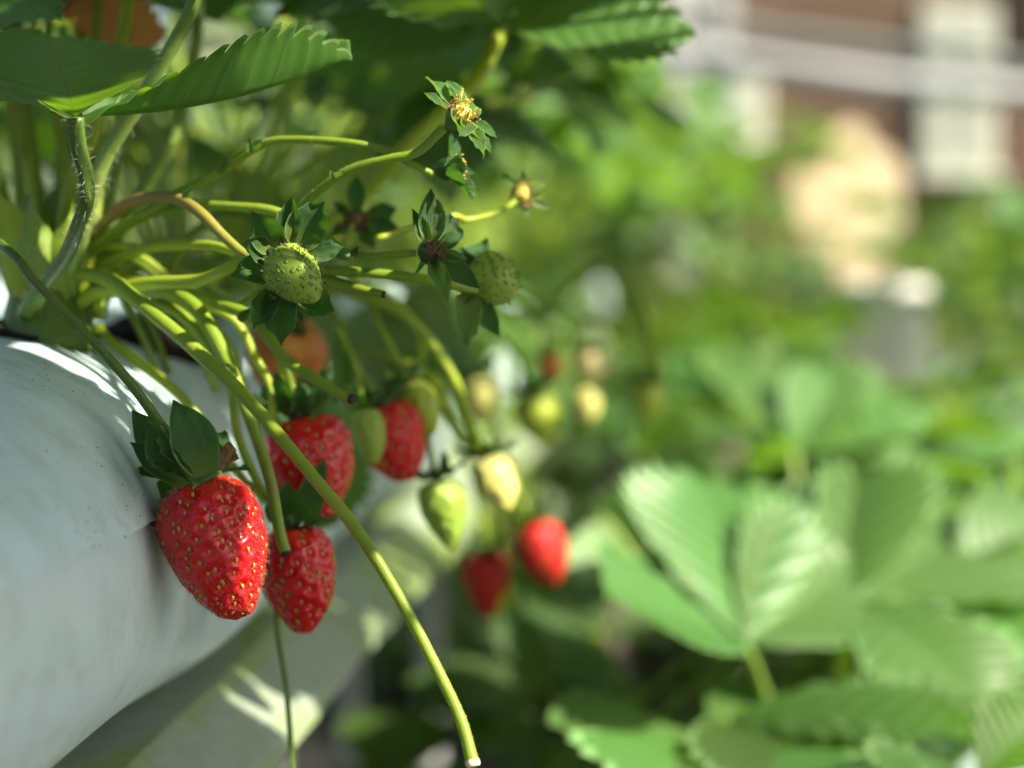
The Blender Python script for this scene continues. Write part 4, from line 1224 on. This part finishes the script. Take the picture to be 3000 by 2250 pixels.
RL((2120, 2110, .77), [((2880, 2190, .73), (.05, .93, -.25), .66, .25, .35, 113, 'leaf_dark', dict(corr=.02)), ((2500, 2420, .66), (.1, .95, -.2), .7, .2, .3, 114, 'leaf_dark')], via=(2560, 2480, .76))
explicit_leaf(plantR, [cb, (2440, 2330, .97), (2452, 2125, .96)], [52, 54, 56], (2472, 1885, .97), [((2700, 1800, 1.08), (.2, .8, -.5), .7, .3, .2, 115), ((2300, 1780, 1.1), (-.2, .8, -.5), .7, .3, .2, 116)], 'stem_yellow', label='bright upright petiole among the large pale leaves')
RL((1990, 1700, .93), [((1640, 1700, .92), (-.2, .8, -.5), .7, .25, .3, 117, 'leaf_dark'), ((1900, 1380, 1.02), (-.4, .6, -.6), .75, .25, .2, 118, 'leaf_dark'), ((2100, 1500, 1.0), (.1, .7, -.6), .7, .3, .3, 119, 'leaf_dark')], via=(2300, 2100, .95))
RL((2320, 1330, 1.05), [((2060, 1290, 1.0), (-.2, .85, -.4), .7, .2, .5, 120, 'leaf_dark'), ((2560, 1180, 1.15), (.2, .8, -.5), .7, .3, .2, 121), ((2300, 1080, 1.2), (0, .7, -.6), .7, .3, .2, 122)], via=(2450, 1900, 1.0))
RL((2650, 1420, 1.05), [((2900, 1400, 1.0), (.2, .85, .2), .7, .2, .3, 123, 'leaf_dark'), ((2520, 1560, .95), (-.2, .85, -.5), .7, .3, .2, 124), ((2780, 1230, 1.2), (0, .7, -.6), .7, .3, .2, 125)], via=(2600, 1900, 1.0))
RL((2860, 2290, .70), [((3080, 2080, .72), (.1, .85, -.5), .85, .2, .3, 160, 'leaf_dark'), ((2700, 2330, .64), (0, .9, -.4), .8, .2, .3, 161, 'leaf_dark'), ((3050, 2420, .62), (.1, .9, -.3), .8, .2, .3, 162, 'leaf_dark')], via=(3000, 2600, .76))
RL((2980, 2080, .80), [((2760, 2080, .76), (-.1, .9, -.4), .8, .2, .3, 163, 'leaf_deep'), ((3200, 1980, .82), (.2, .9, -.4), .8, .2, .3, 164, 'leaf_dark'), ((2960, 1930, .92), (0, .8, -.5), .8, .25, .3, 165, 'leaf_deep')], via=(3050, 2400, .85))
q = np.random.default_rng(3131)
for k in range(16):                                    # the denser bed of leaves behind the large ones
    hub = np.array((q.uniform(.0, .38), q.uniform(1.24, 1.48), H - q.uniform(.13, .26)))
    compound_leaf(plantR, c_r + np.array((q.normal() * .02, .04, 0)), hub, unit(np.array((q.uniform(-1, .6), q.uniform(-1, .3), .0))), unit(np.array((.15, -.35, 1)) + q.normal(size=3) * .22), .062 * q.uniform(.8, 1.2), ('leaf', 'leaf_dark', 'leaf', 'leaf_deep')[k % 4], seed=9300 + k)
# pale leaf underside beside the blurred red berry
RL((1755, 1515, .93), [((1712, 1705, .905), (-.2, .2, -1), .75, .1, .1, 126, 'leaf_pale')], via=(2150, 1900, .93))
# dark leaves low in the aisle
for k, (hx, hy, hd, tips) in enumerate((
    ((1560), 1990, .98, ((1250, 2080, .95), (1500, 1800, 1.0), (1800, 1950, 1.0))), ((1350), 2140, .95, ((1080, 2230, .93), (1300, 1960, 1.0), (1560, 2200, .92))),
    ((1750), 1850, 1.05, ((1480, 1860, 1.02), (1700, 1690, 1.1), (2000, 1850, 1.05))), ((1150), 2330, .98, ((950, 2300, .98), (1150, 2080, 1.05), (1380, 2330, .95))),
    ((1800), 2200, .95, ((1560, 2290, .92), (1760, 2000, 1.0), (2050, 2250, .95))))):
    RL((hx, hy, hd), [(t, (.0, .85, -.5), .75, .22, .3, 130 + k * 3 + j, 'leaf_dark') for j, t in enumerate(tips)], via=(2100, 2500, 1.0), pet='stem')
far = ('the second', 'the third')
for i, (s, lat) in enumerate(((1.44, .22), (1.62, .17))):
    plant_at(rp(s, lat), '%s leafy strawberry plant along the row across the aisle' % far[i], 'strawberry plants across the aisle', 90 + i, 17, 0.18, 0.125, 0.070)
for i, s in enumerate((1.80, 1.98, 2.16)):
    plant_at(rp(s, .11), ('fourth', 'fifth', 'sixth')[i] + ' blurred strawberry plant counted along the row across the aisle', 'strawberry plants across the aisle', 95 + i, 18, 0.16, 0.15, 0.066, az=(1.7, 4.7))

# aisle end: potted plants standing on a low bench across the aisle
bench = thing('bench', (-.02, 2.75, 0), 'low wooden bench closing the far end of the aisle', 'bench')
M['bench_wood'] = plain('grey weathered wood', (0.20, 0.17, 0.13), 0.8, 0.3, 14, bump=0.3)
for k, yy in enumerate((2.66, 2.75, 2.84)):
    me_ = build_mesh('plank', [(x_, y_, z_) for x_ in (-.15, .13) for y_ in (yy - .04, yy + .04) for z_ in (.80, .825)], [(0, 1, 3, 2), (4, 6, 7, 5), (0, 4, 5, 1), (2, 3, 7, 6), (0, 2, 6, 4), (1, 5, 7, 3)], None, False, M['bench_wood'])
    obj('plank', me_, bench)
for xx in (-.13, .11):
    for yy in (2.66, 2.84):
        v, f, u, *_ = tube_arrays([(xx, yy, 0), (xx, yy, .4), (xx, yy, .80)], [.018] * 3, 4, 8)
        obj('leg', build_mesh('leg', v, f, u, True, M['bench_wood']), bench)
for i, (xx, yy) in enumerate(((-.10, 2.75), (.06, 2.75))):
    plant_at(np.array((xx, yy, .86)), ('left', 'right')[i] + ' one of two bushy strawberry plants on the bench at the aisle end', 'plants on the aisle end bench', 140 + i, 26, .18, .36, .074)
# third row, beyond
R3 = H - 0.30
trough(0.52, R3 - 0.072, -1, 2.2, 4.4, 'farther grey trough behind the row across the aisle')
grow_bag(0.52, R3, 0.10, 0.066, 2.3, 3.2, 'white grow bag on the farther trough, nearest end', 8)
grow_bag(0.52, R3, 0.10, 0.066, 3.25, 4.3, 'white grow bag on the farther trough, far end', 9)
for i, s in enumerate((2.5, 2.8, 3.1, 3.45, 3.8, 4.15)):
    plant_at(np.array((0.47, s, R3 + 0.06)), ('first', 'second', 'third', 'fourth', 'fifth', 'sixth')[i] + ' blurred strawberry plant counted along the farthest trough at right', 'strawberry plants of the farthest row', 110 + i, 20, 0.19, 0.27, 0.075, az=(-1.9, 1.9) if s > 3 else (0, 6.283))

# row to the left, behind the near plant
trough(-0.74, ZT, 1, 0.9, 3.6, 'grey trough of the row behind the near plant')
grow_bag(-0.74, H - 0.0975, 0.100, 0.0675, 1.0, 2.2, 'white grow bag behind the near plant, seen between its stalks', 12)
grow_bag(-0.74, H - 0.0975, 0.100, 0.0675, 2.24, 3.4, 'far white grow bag of the row behind the near plant', 13)
lab = ('first', 'second', 'third', 'fourth', 'fifth')
for i, s in enumerate((1.3, 1.6, 1.95, 2.35, 2.8)):
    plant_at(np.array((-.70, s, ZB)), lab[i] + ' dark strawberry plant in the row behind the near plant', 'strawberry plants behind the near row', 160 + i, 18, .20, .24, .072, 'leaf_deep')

# dark shrubs standing on the ground beyond the rows
def shrub(p, h, w, label, seed):
    q = np.random.default_rng(seed)
    root = thing('shrub', p, label, 'shrub', 'dark shrubs beyond the rows')
    for k in range(5):
        a = 1.257 * k + q.normal() * .3
        t_ = np.array((p[0] + w * .5 * math.cos(a), p[1] + w * .5 * math.sin(a), h * q.uniform(.6, .9)))
        v, f, u, *_ = tube_arrays([np.array(p, float), (np.array(p, float) + t_) / 2 + q.normal(size=3) * .03, t_], [.014, .010, .004], 10, 6, .1)
        obj('stem', build_mesh('stem', v, f, u, True, M['stem_brown']), root)
    parts = []
    base = leaflet_arrays(1.0, .6, .25, .4, nt=5, n=9, m=2, seed=seed)
    for k in range(700):
        d = q.normal(size=3); d = unit(d)
        rr = q.uniform(.55, 1.0) ** .5 * (1 + .25 * math.sin(3 * d[0] * 4 + seed) * math.cos(4 * d[2]))
        c = np.array((p[0], p[1], h * .52)) + d * np.array((w, w, h * .5)) * rr
        x, y, z = frame(unit(d + q.normal(size=3) * .6), unit(np.array((0, 0, 1)) + d * .6 + q.normal(size=3) * .4))
        L = q.uniform(.06, .11)
        parts.append((c + (base[0][:, :1] * x + base[0][:, 1:2] * y + base[0][:, 2:] * z) * L, base[1], base[2]))
    v, f, u = merge(parts)
    obj('foliage', build_mesh('foliage', v, f, u, True, M['leaf_deep']), root)
for i, (px_, d_, h_, w_) in enumerate(((1180, 4.6, 1.15, .34), (1560, 4.4, 1.20, .36), (1900, 4.7, 1.12, .34), (2180, 4.5, 1.08, .30))):
    p_ = P(px_, 1000, d_)
    shrub((p_[0], p_[1], 0.0), h_, w_, ('leftmost', 'second', 'third', 'rightmost')[i] + ' of the dark leafy shrubs between the rows and the house', 300 + i)
q = np.random.default_rng(640)
for k in range(22):                                    # old leaves hanging low into the aisle
    s_ = q.uniform(.95, 1.75); lat_ = q.uniform(-.10, .13)
    hub = np.array((lat_, s_, H - q.uniform(.22, .55)))
    b_ = rp(min(2.0, s_ + q.uniform(0, .2)), .13)
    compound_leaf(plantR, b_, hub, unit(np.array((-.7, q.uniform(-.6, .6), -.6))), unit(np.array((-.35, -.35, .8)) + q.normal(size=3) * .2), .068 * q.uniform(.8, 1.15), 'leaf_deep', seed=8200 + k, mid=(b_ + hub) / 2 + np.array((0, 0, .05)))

# ------------------------------------------------------------------ background: house, pipes, sign
M['wood_wall'] = plain('brown weathered boards', (0.185, 0.125, 0.085), 0.8, 0.35, 6, bump=0.3, bscale=60)
M['wood_dark'] = plain('dark brown boards', (0.035, 0.022, 0.015), 0.8, 0.3, 8)
M['pale_paint'] = plain('pale painted wood', (0.60, 0.62, 0.52), 0.6, 0.08, 8)
M['curtain'] = plain('pale curtain behind glass', (0.44, 0.48, 0.40), 0.35, 0.12, 10, spec=0.6)
M['sign_wood'] = plain('cream wooden board', (0.66, 0.53, 0.33), 0.65, 0.14, 12, bump=0.2, bscale=80)
M['white_plastic'] = plain('white plastic planter', (0.78, 0.77, 0.72), 0.45, 0.06, 10)
M['tan_pot'] = plain('tan clay pot', (0.56, 0.42, 0.22), 0.75, 0.15, 20)
M['clay'] = plain('terracotta pot', (0.42, 0.15, 0.07), 0.8, 0.2, 20)
M['plaster'] = plain('pale grey plaster', (0.52, 0.52, 0.50), 0.8, 0.12, 5, bump=0.2)
M['pipe'] = plain('pale galvanised pipe', (0.56, 0.58, 0.56), 0.5, 0.1, 12, spec=0.5)
M['pipe_grey'] = plain('dull grey pipe', (0.24, 0.26, 0.25), 0.5, 0.12, 12, spec=0.5)

HF = unit(np.array((FW[0], FW[1], 0.0)))      # level direction into the picture
HR = np.array((HF[1], -HF[0], 0.0))           # level direction to the right
def boxm(name, ctr, sx, sy, sz, mat, parent=None, bev=0.006):
    """box with sides along HR (sx), HF (sy) and up (sz)"""
    import bmesh
    bm = bmesh.new()
    bmesh.ops.create_cube(bm, size=1.0)
    for v in bm.verts:
        v.co = Vector((v.co.x * sx, v.co.y * sy, v.co.z * sz))
    if bev:
        bmesh.ops.bevel(bm, geom=bm.edges[:], offset=min(bev, sx * .2, sy * .2, sz * .2), segments=1, affect='EDGES')
    me = bpy.data.meshes.new(name); bm.to_mesh(me); bm.free(); me.materials.append(M[mat])
    return obj(name, me, parent, mat4(ctr, HR, HF, np.array((0, 0, 1.0))))

DW = 6.2
base_w = np.array((0, 0, 0)) + HF * DW
def wallpt(px, z, off=0.0):
    """point on the house wall: px column of the photo, height z, off metres in front of it"""
    t = (px - 1500) / FPX * DW
    return base_w + HR * t - HF * off + np.array((0, 0, z))
def zpy(py, d=DW):
    return P(1500, py, d)[2]
house = thing('house', wallpt(2500, 0), 'brown board house with pale windows behind the strawberry rows', 'house')
x0, x1 = wallpt(900, 0), wallpt(4300, 0)
wid = np.linalg.norm(x1 - x0)
bh = 0.075
for k in range(38):
    c = (x0 + x1) / 2 + np.array((0, 0, 0.08 + bh * k + bh / 2)) + HR * 0.002 * (k % 3)
    o = boxm('siding_board', c, wid, 0.028, bh * 0.88, 'wood_wall', house, 0.004)
    # boards lap: lean each one out at its foot
    o.matrix_basis = o.matrix_basis @ Matrix.Rotation(math.radians(9), 4, 'X')
boxm('backing_wall', (x0 + x1) / 2 + HF * 0.06 + np.array((0, 0, 1.45)), wid, 0.06, 2.9, 'wood_dark', house)
boxm('roof', (x0 + x1) / 2 + HF * 0.08 + np.array((0, 0, 3.0)), wid + 0.6, 0.3, 0.12, 'wood_dark', house)
def window(pxa, pxb, pya, pyb, panes=2):
    za, zb_ = zpy(pya), zpy(pyb)
    c = (wallpt(pxa, 0, .05) + wallpt(pxb, 0, .05)) / 2 + np.array((0, 0, (za + zb_) / 2))
    w = np.linalg.norm(wallpt(pxa, 0) - wallpt(pxb, 0)); h = za - zb_
    fr = boxm('window', c + HF * 0.02, w, 0.03, h, 'pale_paint', house)
    for k in range(panes):
        boxm('pane', c - HF * 0.004 + HR * (-(w / 2) + w * (k + .5) / panes), w / panes - 0.03, 0.012, h - 0.05, 'curtain', fr, 0.002)
    boxm('sill', c - HF * 0.02 + np.array((0, 0, -h / 2 - 0.015)), w + 0.04, 0.09, 0.03, 'pale_paint', fr)
window(2675, 2895, 30, 505, 2)
window(2110, 2232, 190, 425, 1)
window(3300, 3520, 30, 505, 2)
dd = boxm('eave_shade', (wallpt(2930, 0, .04) + wallpt(3260, 0, .04)) / 2 + np.array((0, 0, (zpy(-260) + zpy(165)) / 2)), np.linalg.norm(wallpt(2930, 0) - wallpt(3260, 0)), .03, zpy(-260) - zpy(165), 'wood_dark', house)  # dark panel standing in for the shade under the roof edge
dd.name = 'eave_shade_panel'
boxm('corner_pier', wallpt(2010, 1.45, .05), np.linalg.norm(wallpt(1940, 0) - wallpt(2075, 0)), .12, 2.9, 'plaster', house)

def pipe(name, pts, w, mat, label, cat='pipe'):
    pp = [P(*p) for p in pts]
    rr = [wi * .5 * p[2] / FPX for wi, p in zip(w, pts)]
    root = thing(name, pp[0], label, cat)
    v, f, u, *_ = tube_arrays(pp, rr, 40, 14)
    obj('pipe_body', build_mesh(name, v, f, u, True, M[mat]), root)
    return root
pr = pipe('roof_pipe', [(1700, 130, 5.4), (2060, 165, 5.2), (2400, 215, 5.0), (2700, 252, 4.9), (3000, 275, 4.8), (3500, 300, 4.7)], [72] * 6, 'pipe', 'pale thick pipe sloping across the front of the house')
pg = pipe('roof_pipe', [(1750, 20, 5.6), (2080, 70, 5.5), (2400, 115, 5.4), (2700, 155, 5.3), (3000, 190, 5.2), (3500, 230, 5.1)], [44] * 6, 'pipe_grey', 'thinner grey pipe above the pale one in front of the house')
def post(px, d, z1, r, mat, label):
    p = P(px, 700, d); root = thing('greenhouse_post', (p[0], p[1], 0), label, 'post')
    v, f, u, *_ = tube_arrays([(p[0], p[1], 0), (p[0], p[1], z1 * .5), (p[0], p[1], z1)], [r, r, r], 5, 14)
    obj('post_body', build_mesh('greenhouse_post', v, f, u, True, M[mat]), root)
    for zz in (zpy(165, 5.2), zpy(70, 5.5)):
        v, f, u, *_ = tube_arrays([(p[0], p[1], zz - .05), (p[0], p[1], zz), (p[0], p[1], zz + .05)], [r * 1.35] * 3, 5, 14)
        obj('clamp', build_mesh('clamp', v, f, u, True, M[mat]), root)
post(2098, 5.32, 2.9, .034, 'pipe_grey', 'upright grey post carrying the sloping pipes, left of the house window')
post(3420, 4.9, 2.9, .034, 'pipe_grey', 'upright grey post carrying the sloping pipes, beyond the edge')

# cut-out wooden board
SD = 4.2
sgn = thing('wooden_sign', P(2550, 900, SD) * np.array((1, 1, 0)), 'cream wooden board with rounded top standing before the house', 'sign')
out = [(2428, 420), (2440, 385), (2470, 362), (2505, 360), (2538, 380), (2556, 425), (2600, 440), (2635, 470), (2646, 530), (2650, 640), (2655, 900), (2652, 1250), (2480, 1250), (2472, 900), (2455, 790), (2390, 730), (2345, 650), (2325, 560), (2330, 500), (2360, 462), (2400, 446)]
fr_ = [P(x, y, SD) for x, y in out]
n = len(fr_)
V = np.array(fr_ + [p + HF * .035 for p in fr_])
F = [tuple(reversed(range(n))), tuple(range(n, 2 * n))] + [(i, (i + 1) % n, n + (i + 1) % n, n + i) for i in range(n)]
obj('board', build_mesh('board', V, F, None, False, M['sign_wood']), sgn)
pc = P(2565, 1000, SD) + HF * .07
boxm('post', np.array((pc[0], pc[1], pc[2] * .5)), .09, .07, pc[2], 'sign_wood', sgn)

# plant stand with a white planter and a tan pot
PD = 2.7
st_c = P(2600, 1130, PD)
stand = thing('plant_stand', (st_c[0], st_c[1], 0), 'wooden plant stand holding a white planter above a tan pot', 'stand')
for (py, nm) in ((1130, 'shelf'), (1315, 'shelf')):
    c = P(2600, py, PD); boxm(nm, c - np.array((0, 0, .010)), .17, .15, .014, 'sign_wood', stand, .003)
for sx in (-.078, .078):
    for sy in (-.066, .066):
        boxm('leg', np.array((st_c[0], st_c[1], (st_c[2] - .02) / 2)) + HR * sx + HF * sy, .016, .016, st_c[2] - .02, 'sign_wood', stand, .002)
def lathe(name, ctr, prof, mat, label, cat, sg=28):
    root = thing(name, ctr, label, cat)
    V = [(ctr[0] + r * math.cos(6.2832 * j / sg), ctr[1] + r * math.sin(6.2832 * j / sg), ctr[2] + z) for r, z in prof for j in range(sg)]
    F = [(i * sg + j, i * sg + (j + 1) % sg, (i + 1) * sg + (j + 1) % sg, (i + 1) * sg + j) for i in range(len(prof) - 1) for j in range(sg)] + [tuple(reversed(range(sg)))]
    obj('pot_body', build_mesh('pot_body', V, F, None, True, M[mat]), root)
    rs_ = prof[-3][0]; zs = prof[-3][1] - .012
    V = [(ctr[0], ctr[1], ctr[2] + zs + .006)] + [(ctr[0] + rs_ * .93 * math.cos(6.2832 * j / sg), ctr[1] + rs_ * .93 * math.sin(6.2832 * j / sg), ctr[2] + zs) for j in range(sg)]
    obj('substrate', build_mesh('substrate', V, [(0, 1 + j, 1 + (j + 1) % sg) for j in range(sg)], None, True, M['soil']), root)
    return root
c = P(2590, 1126, PD)
lathe('planter', c, [(.054, 0), (.057, .004), (.066, .125), (.071, .125), (.071, .145), (.066, .145), (.062, .12)], 'white_plastic', 'white plastic planter on the upper shelf of the stand', 'planter')
c = P(2640, 1311, PD)
lathe('planter', c, [(.028, 0), (.030, .003), (.037, .040), (.041, .040), (.041, .054), (.037, .054), (.034, .038)], 'tan_pot', 'small tan clay pot on the lower shelf of the stand', 'planter')

# ------------------------------------------------------------------ leaves added out of view, along sun rays, to shade the bag
shade = [P(*p) for p in ((40, 1300, .55), (200, 1300, .57), (40, 1600, .5), (250, 1500, .56), (420, 1420, .60), (100, 1900, .5), (300, 1900, .57), (500, 1850, .62), (700, 1700, .66), (480, 2000, .64), (700, 2100, .62), (900, 1900, .66), (300, 2150, .58),
    (855, 800, .577), (820, 950, .577), (900, 620, .58), (1260, 735, .585), (1260, 620, .585), (1330, 500, .60), (915, 1365, .65), (880, 1700, .62), (1080, 1600, .68), (1150, 1300, .69), (1040, 640, .66), (460, 1250, .575), (420, 1350, .57), (520, 1260, .565),
    (40, 1000, .6), (100, 1150, .57), (1300, 1850, .7), (510, 1500, .57), (560, 1620, .565), (520, 1430, .57), (530, 1680, .57))]
lit = [P(x_, y_, .70) for x_ in (500, 650, 800, 950, 1100) for y_ in (180, 300, 420)] + [P(x_, y_, d_) for x_, y_, d_ in ((1900, 1780, .9), (2050, 1600, 1.0), (2300, 1700, 1.0), (2450, 1600, 1.0), (2700, 1950, .95), (1800, 2130, .9), (1850, 60, .72), (1950, 100, .72))] + [P(x_, y_, .571) for x_ in (735, 775) for y_ in (1490, 1560, 1630, 1700)] + [P(700, 1790, .572), P(690, 1400, .575), P(1430, 1360, .73), P(1490, 1420, .73), P(1460, 1460, .73), P(1590, 1590, .9), P(1560, 1560, .9)] + [P(250, 60, .73), P(330, 60, .73), P(150, 20, .73), P(420, 90, .73)] + [P(1600 + 100 * k_, 80, .72) for k_ in range(5)] + [P(1750, -20, .74), P(1420, 0, .66)] + [P(x_, y_, .635 - .03 * (x_ - 200) / 500) for x_ in (210, 280, 350, 420, 490, 560, 630) for y_ in (600, 660, 720, 780, 840, 900)] + [P(*p) for p in ((300, 1000, .63), (280, 965, .64), (350, 1030, .622), (390, 1085, .617), (430, 1130, .612), (470, 1180, .608), (330, 1060, .61), (380, 1130, .605), (420, 1180, .60), (240, 1000, .63), (600, 200, .59), (900, 200, .6), (250, 200, .55), (400, 220, .57), (750, 200, .6), (250, 800, .64), (190, 620, .65), (150, 850, .65), (1340, 330, .583), (1430, 430, .575), (1290, 250, .59), (1456, 1412, .728), (1440, 1380, .73), (1470, 1470, .73), (1530, 575, .65), (1580, 580, .65),
    (260, 985, .63), (360, 1060, .62), (450, 1160, .61), (200, 975, .66), (320, 1020, .625), (410, 1110, .615), (330, 830, .63), (420, 895, .61), (500, 960, .60), (450, 720, .63), (580, 820, .61), (560, 890, .62), (300, 640, .64), (640, 1090, .595),
    (1290, 1980, .56), (1380, 2200, .553), (1060, 485, .587), (1200, 450, .585), (700, 460, .61), (620, 520, .615), (1300, 1070, .72), (1714, 1188, 1.01), (1724, 1076, 1.04), (1404, 1165, .85), (1700, 1170, 1.01), (1740, 1090, 1.04), (1580, 1210, .89), (1300, 1480, .71), (1310, 1550, .71),  (560, 2235, .6), (520, 2230, .6), (1400, 620, .64), (790, 1100, .64))]
# unseen pot and wire, added only to hold up the shading leaves
c_n = np.array((-0.16, 0.22, H + 0.50))
pot = lathe('shade_helper_pot', c_n - np.array((0, 0, .10)), [(.055, 0), (.060, .005), (.085, .09), (.090, .09), (.090, .105), (.085, .105), (.078, .088)], 'white_plastic', 'added unseen white pot that holds the shading leaves above the near row', 'added pot')
for k in range(3):
    a_ = 2.094 * k + .3
    r0 = c_n + np.array((.085 * math.cos(a_), .085 * math.sin(a_), 0)); r1 = c_n + np.array((0, 0, .30))
    v, f, u, *_ = tube_arrays([r0, r0 * .5 + r1 * .5, r1], [.0012] * 3, 4, 6)
    obj('hanger', build_mesh('hanger', v, f, u, True, M['metal']), pot)
wire = thing('shade_helper_wire', (-.16, -3, 0), 'added unseen wire on two stakes that holds the pot of shading leaves', 'wire')
v, f, u, *_ = tube_arrays([(-.16, -3, H + .82), (-.16, .2, H + .80), (-.16, 5, H + .82)], [.0015] * 3, 12, 6)
obj('cable', build_mesh('cable', v, f, u, True, M['metal']), wire)
for yy in (-3, 5):
    v, f, u, *_ = tube_arrays([(-.16, yy, 0), (-.16, yy, 1), (-.16, yy, H + .86)], [.016] * 3, 4, 10)
    obj('stake', build_mesh('stake', v, f, u, True, M['metal']), wire)
shade_helper_plant = thing('strawberry_plant', c_n, 'added unseen strawberry leaves above the near row, placed to shade the bag', 'strawberry plant')  # unseen plant, added for the shadow its leaves cast
crown(shade_helper_plant, c_n, seed=31)
q = np.random.default_rng(77)
for k in range(1100):                                   # the flank of the bag and the trough
    y_ = q.uniform(.24, 1.15)
    if k % 2:
        xx, zz = sup(np.array([q.uniform(-1.3, 1.9)]), 2.35, .101, .0685)
        shade.append(np.array((-.266 + xx[0], y_, H - .0975 + zz[0])))
    else:
        shade.append(np.array((q.uniform(-.20, -.152), y_, ZT)))
litA = np.array(lit)
def perp(v):
    al = v @ SUN
    return al, np.linalg.norm(v - al[..., None] * SUN, axis=-1)
keep = []
for sp_ in shade:                                      # what lies beside a sunlit spot may stay sunlit
    _, dd_ = perp(litA - sp_)
    if dd_.min() > 0.007: keep.append(sp_)
forced = [P(440, 1650, .578), P(448, 1720, .578), P(450, 1790, .58), P(445, 1860, .585), P(430, 1930, .585), P(410, 1990, .585), P(430, 1600, .578), P(440, 1750, .582), P(438, 1775, .582), P(438, 1810, .582), P(436, 1835, .582)]
fcount = [0] * len(forced)
keep += forced
placed, sizes = [], []
for it in range(22000):
    t0 = forced[it % len(forced)] if it > 21600 else keep[int(q.integers(0, len(keep)))] if it > 60 else keep[it % min(len(keep), 30)]
    if it > 21600 and fcount[it % len(forced)] > 1:
        continue
    if placed and it <= 21600:
        al, ds = perp(np.array(placed) - t0)
        if np.any((al > 0) & (ds < np.array(sizes) * 0.25)):
            continue
    size = q.uniform(0.060, 0.085) if it < 5000 else q.uniform(0.038, 0.060) if it < 12000 else q.uniform(0.020, 0.034)
    c = t0 + SUN * q.uniform(0.20, 0.60) + q.normal(size=3) * size * (0.15 if it <= 21600 else 0.05)
    x, y, d = px_of(c)
    mrg = size * 0.75 / d * FPX
    if d > 0.05 and -mrg < x < 3000 + mrg and y > -mrg - 30:
        continue
    al, ds = perp(c - litA)
    if np.any((al > 0) & (ds < size * (0.56 if it < 21600 else 0.40))):
        continue
    nz = unit(SUN + q.normal(size=3) * 0.28)
    for tr in range(8):
        dx = unit(np.cross(nz, q.normal(size=3)))
        hub = c - dx * size * 0.55
        b0 = c_n + q.normal(size=3) * np.array((.02, .02, 0))
        m1 = b0 * .65 + hub * .35 + np.array((0, 0, .08)) + q.normal(size=3) * .02
        m2 = b0 * .25 + hub * .75 + np.array((0, 0, .06)) + q.normal(size=3) * .02
        pl_ = catmull([b0, m1, m2, hub], 40)
        rel = pl_[:, None, :] - litA[None]
        al, ds = perp(rel)
        if not np.any((al > 0) & (ds < .005)):
            break
    else:
        continue
    if it > 21600: fcount[it % len(forced)] += 1
    placed.append(c); sizes.append(size)
    fx, fy, fz = frame(dx, nz)
    v, f, u, cc, *_ = tube_arrays([b0, m1, m2, hub], [.0017, .0014, .0011, .0009], 18, 6)
    o = obj('leaf', build_mesh('petiole', v, f, u, True, M['stem']), shade_helper_plant)
    obj('leaflet', leaflet_mesh('leaf', int(q.integers(0, 8))), o, mat4(hub, fx, fy, fz, size))
cov = 0
for t0 in keep:
    al, ds = perp(np.array(placed) - t0)
    cov += bool(np.any((al > 0) & (ds < np.array(sizes) * 0.3)))
print('canopy leaves', len(placed), 'shaded', cov, 'of', len(keep), 'dropped', len(shade) - len(keep))
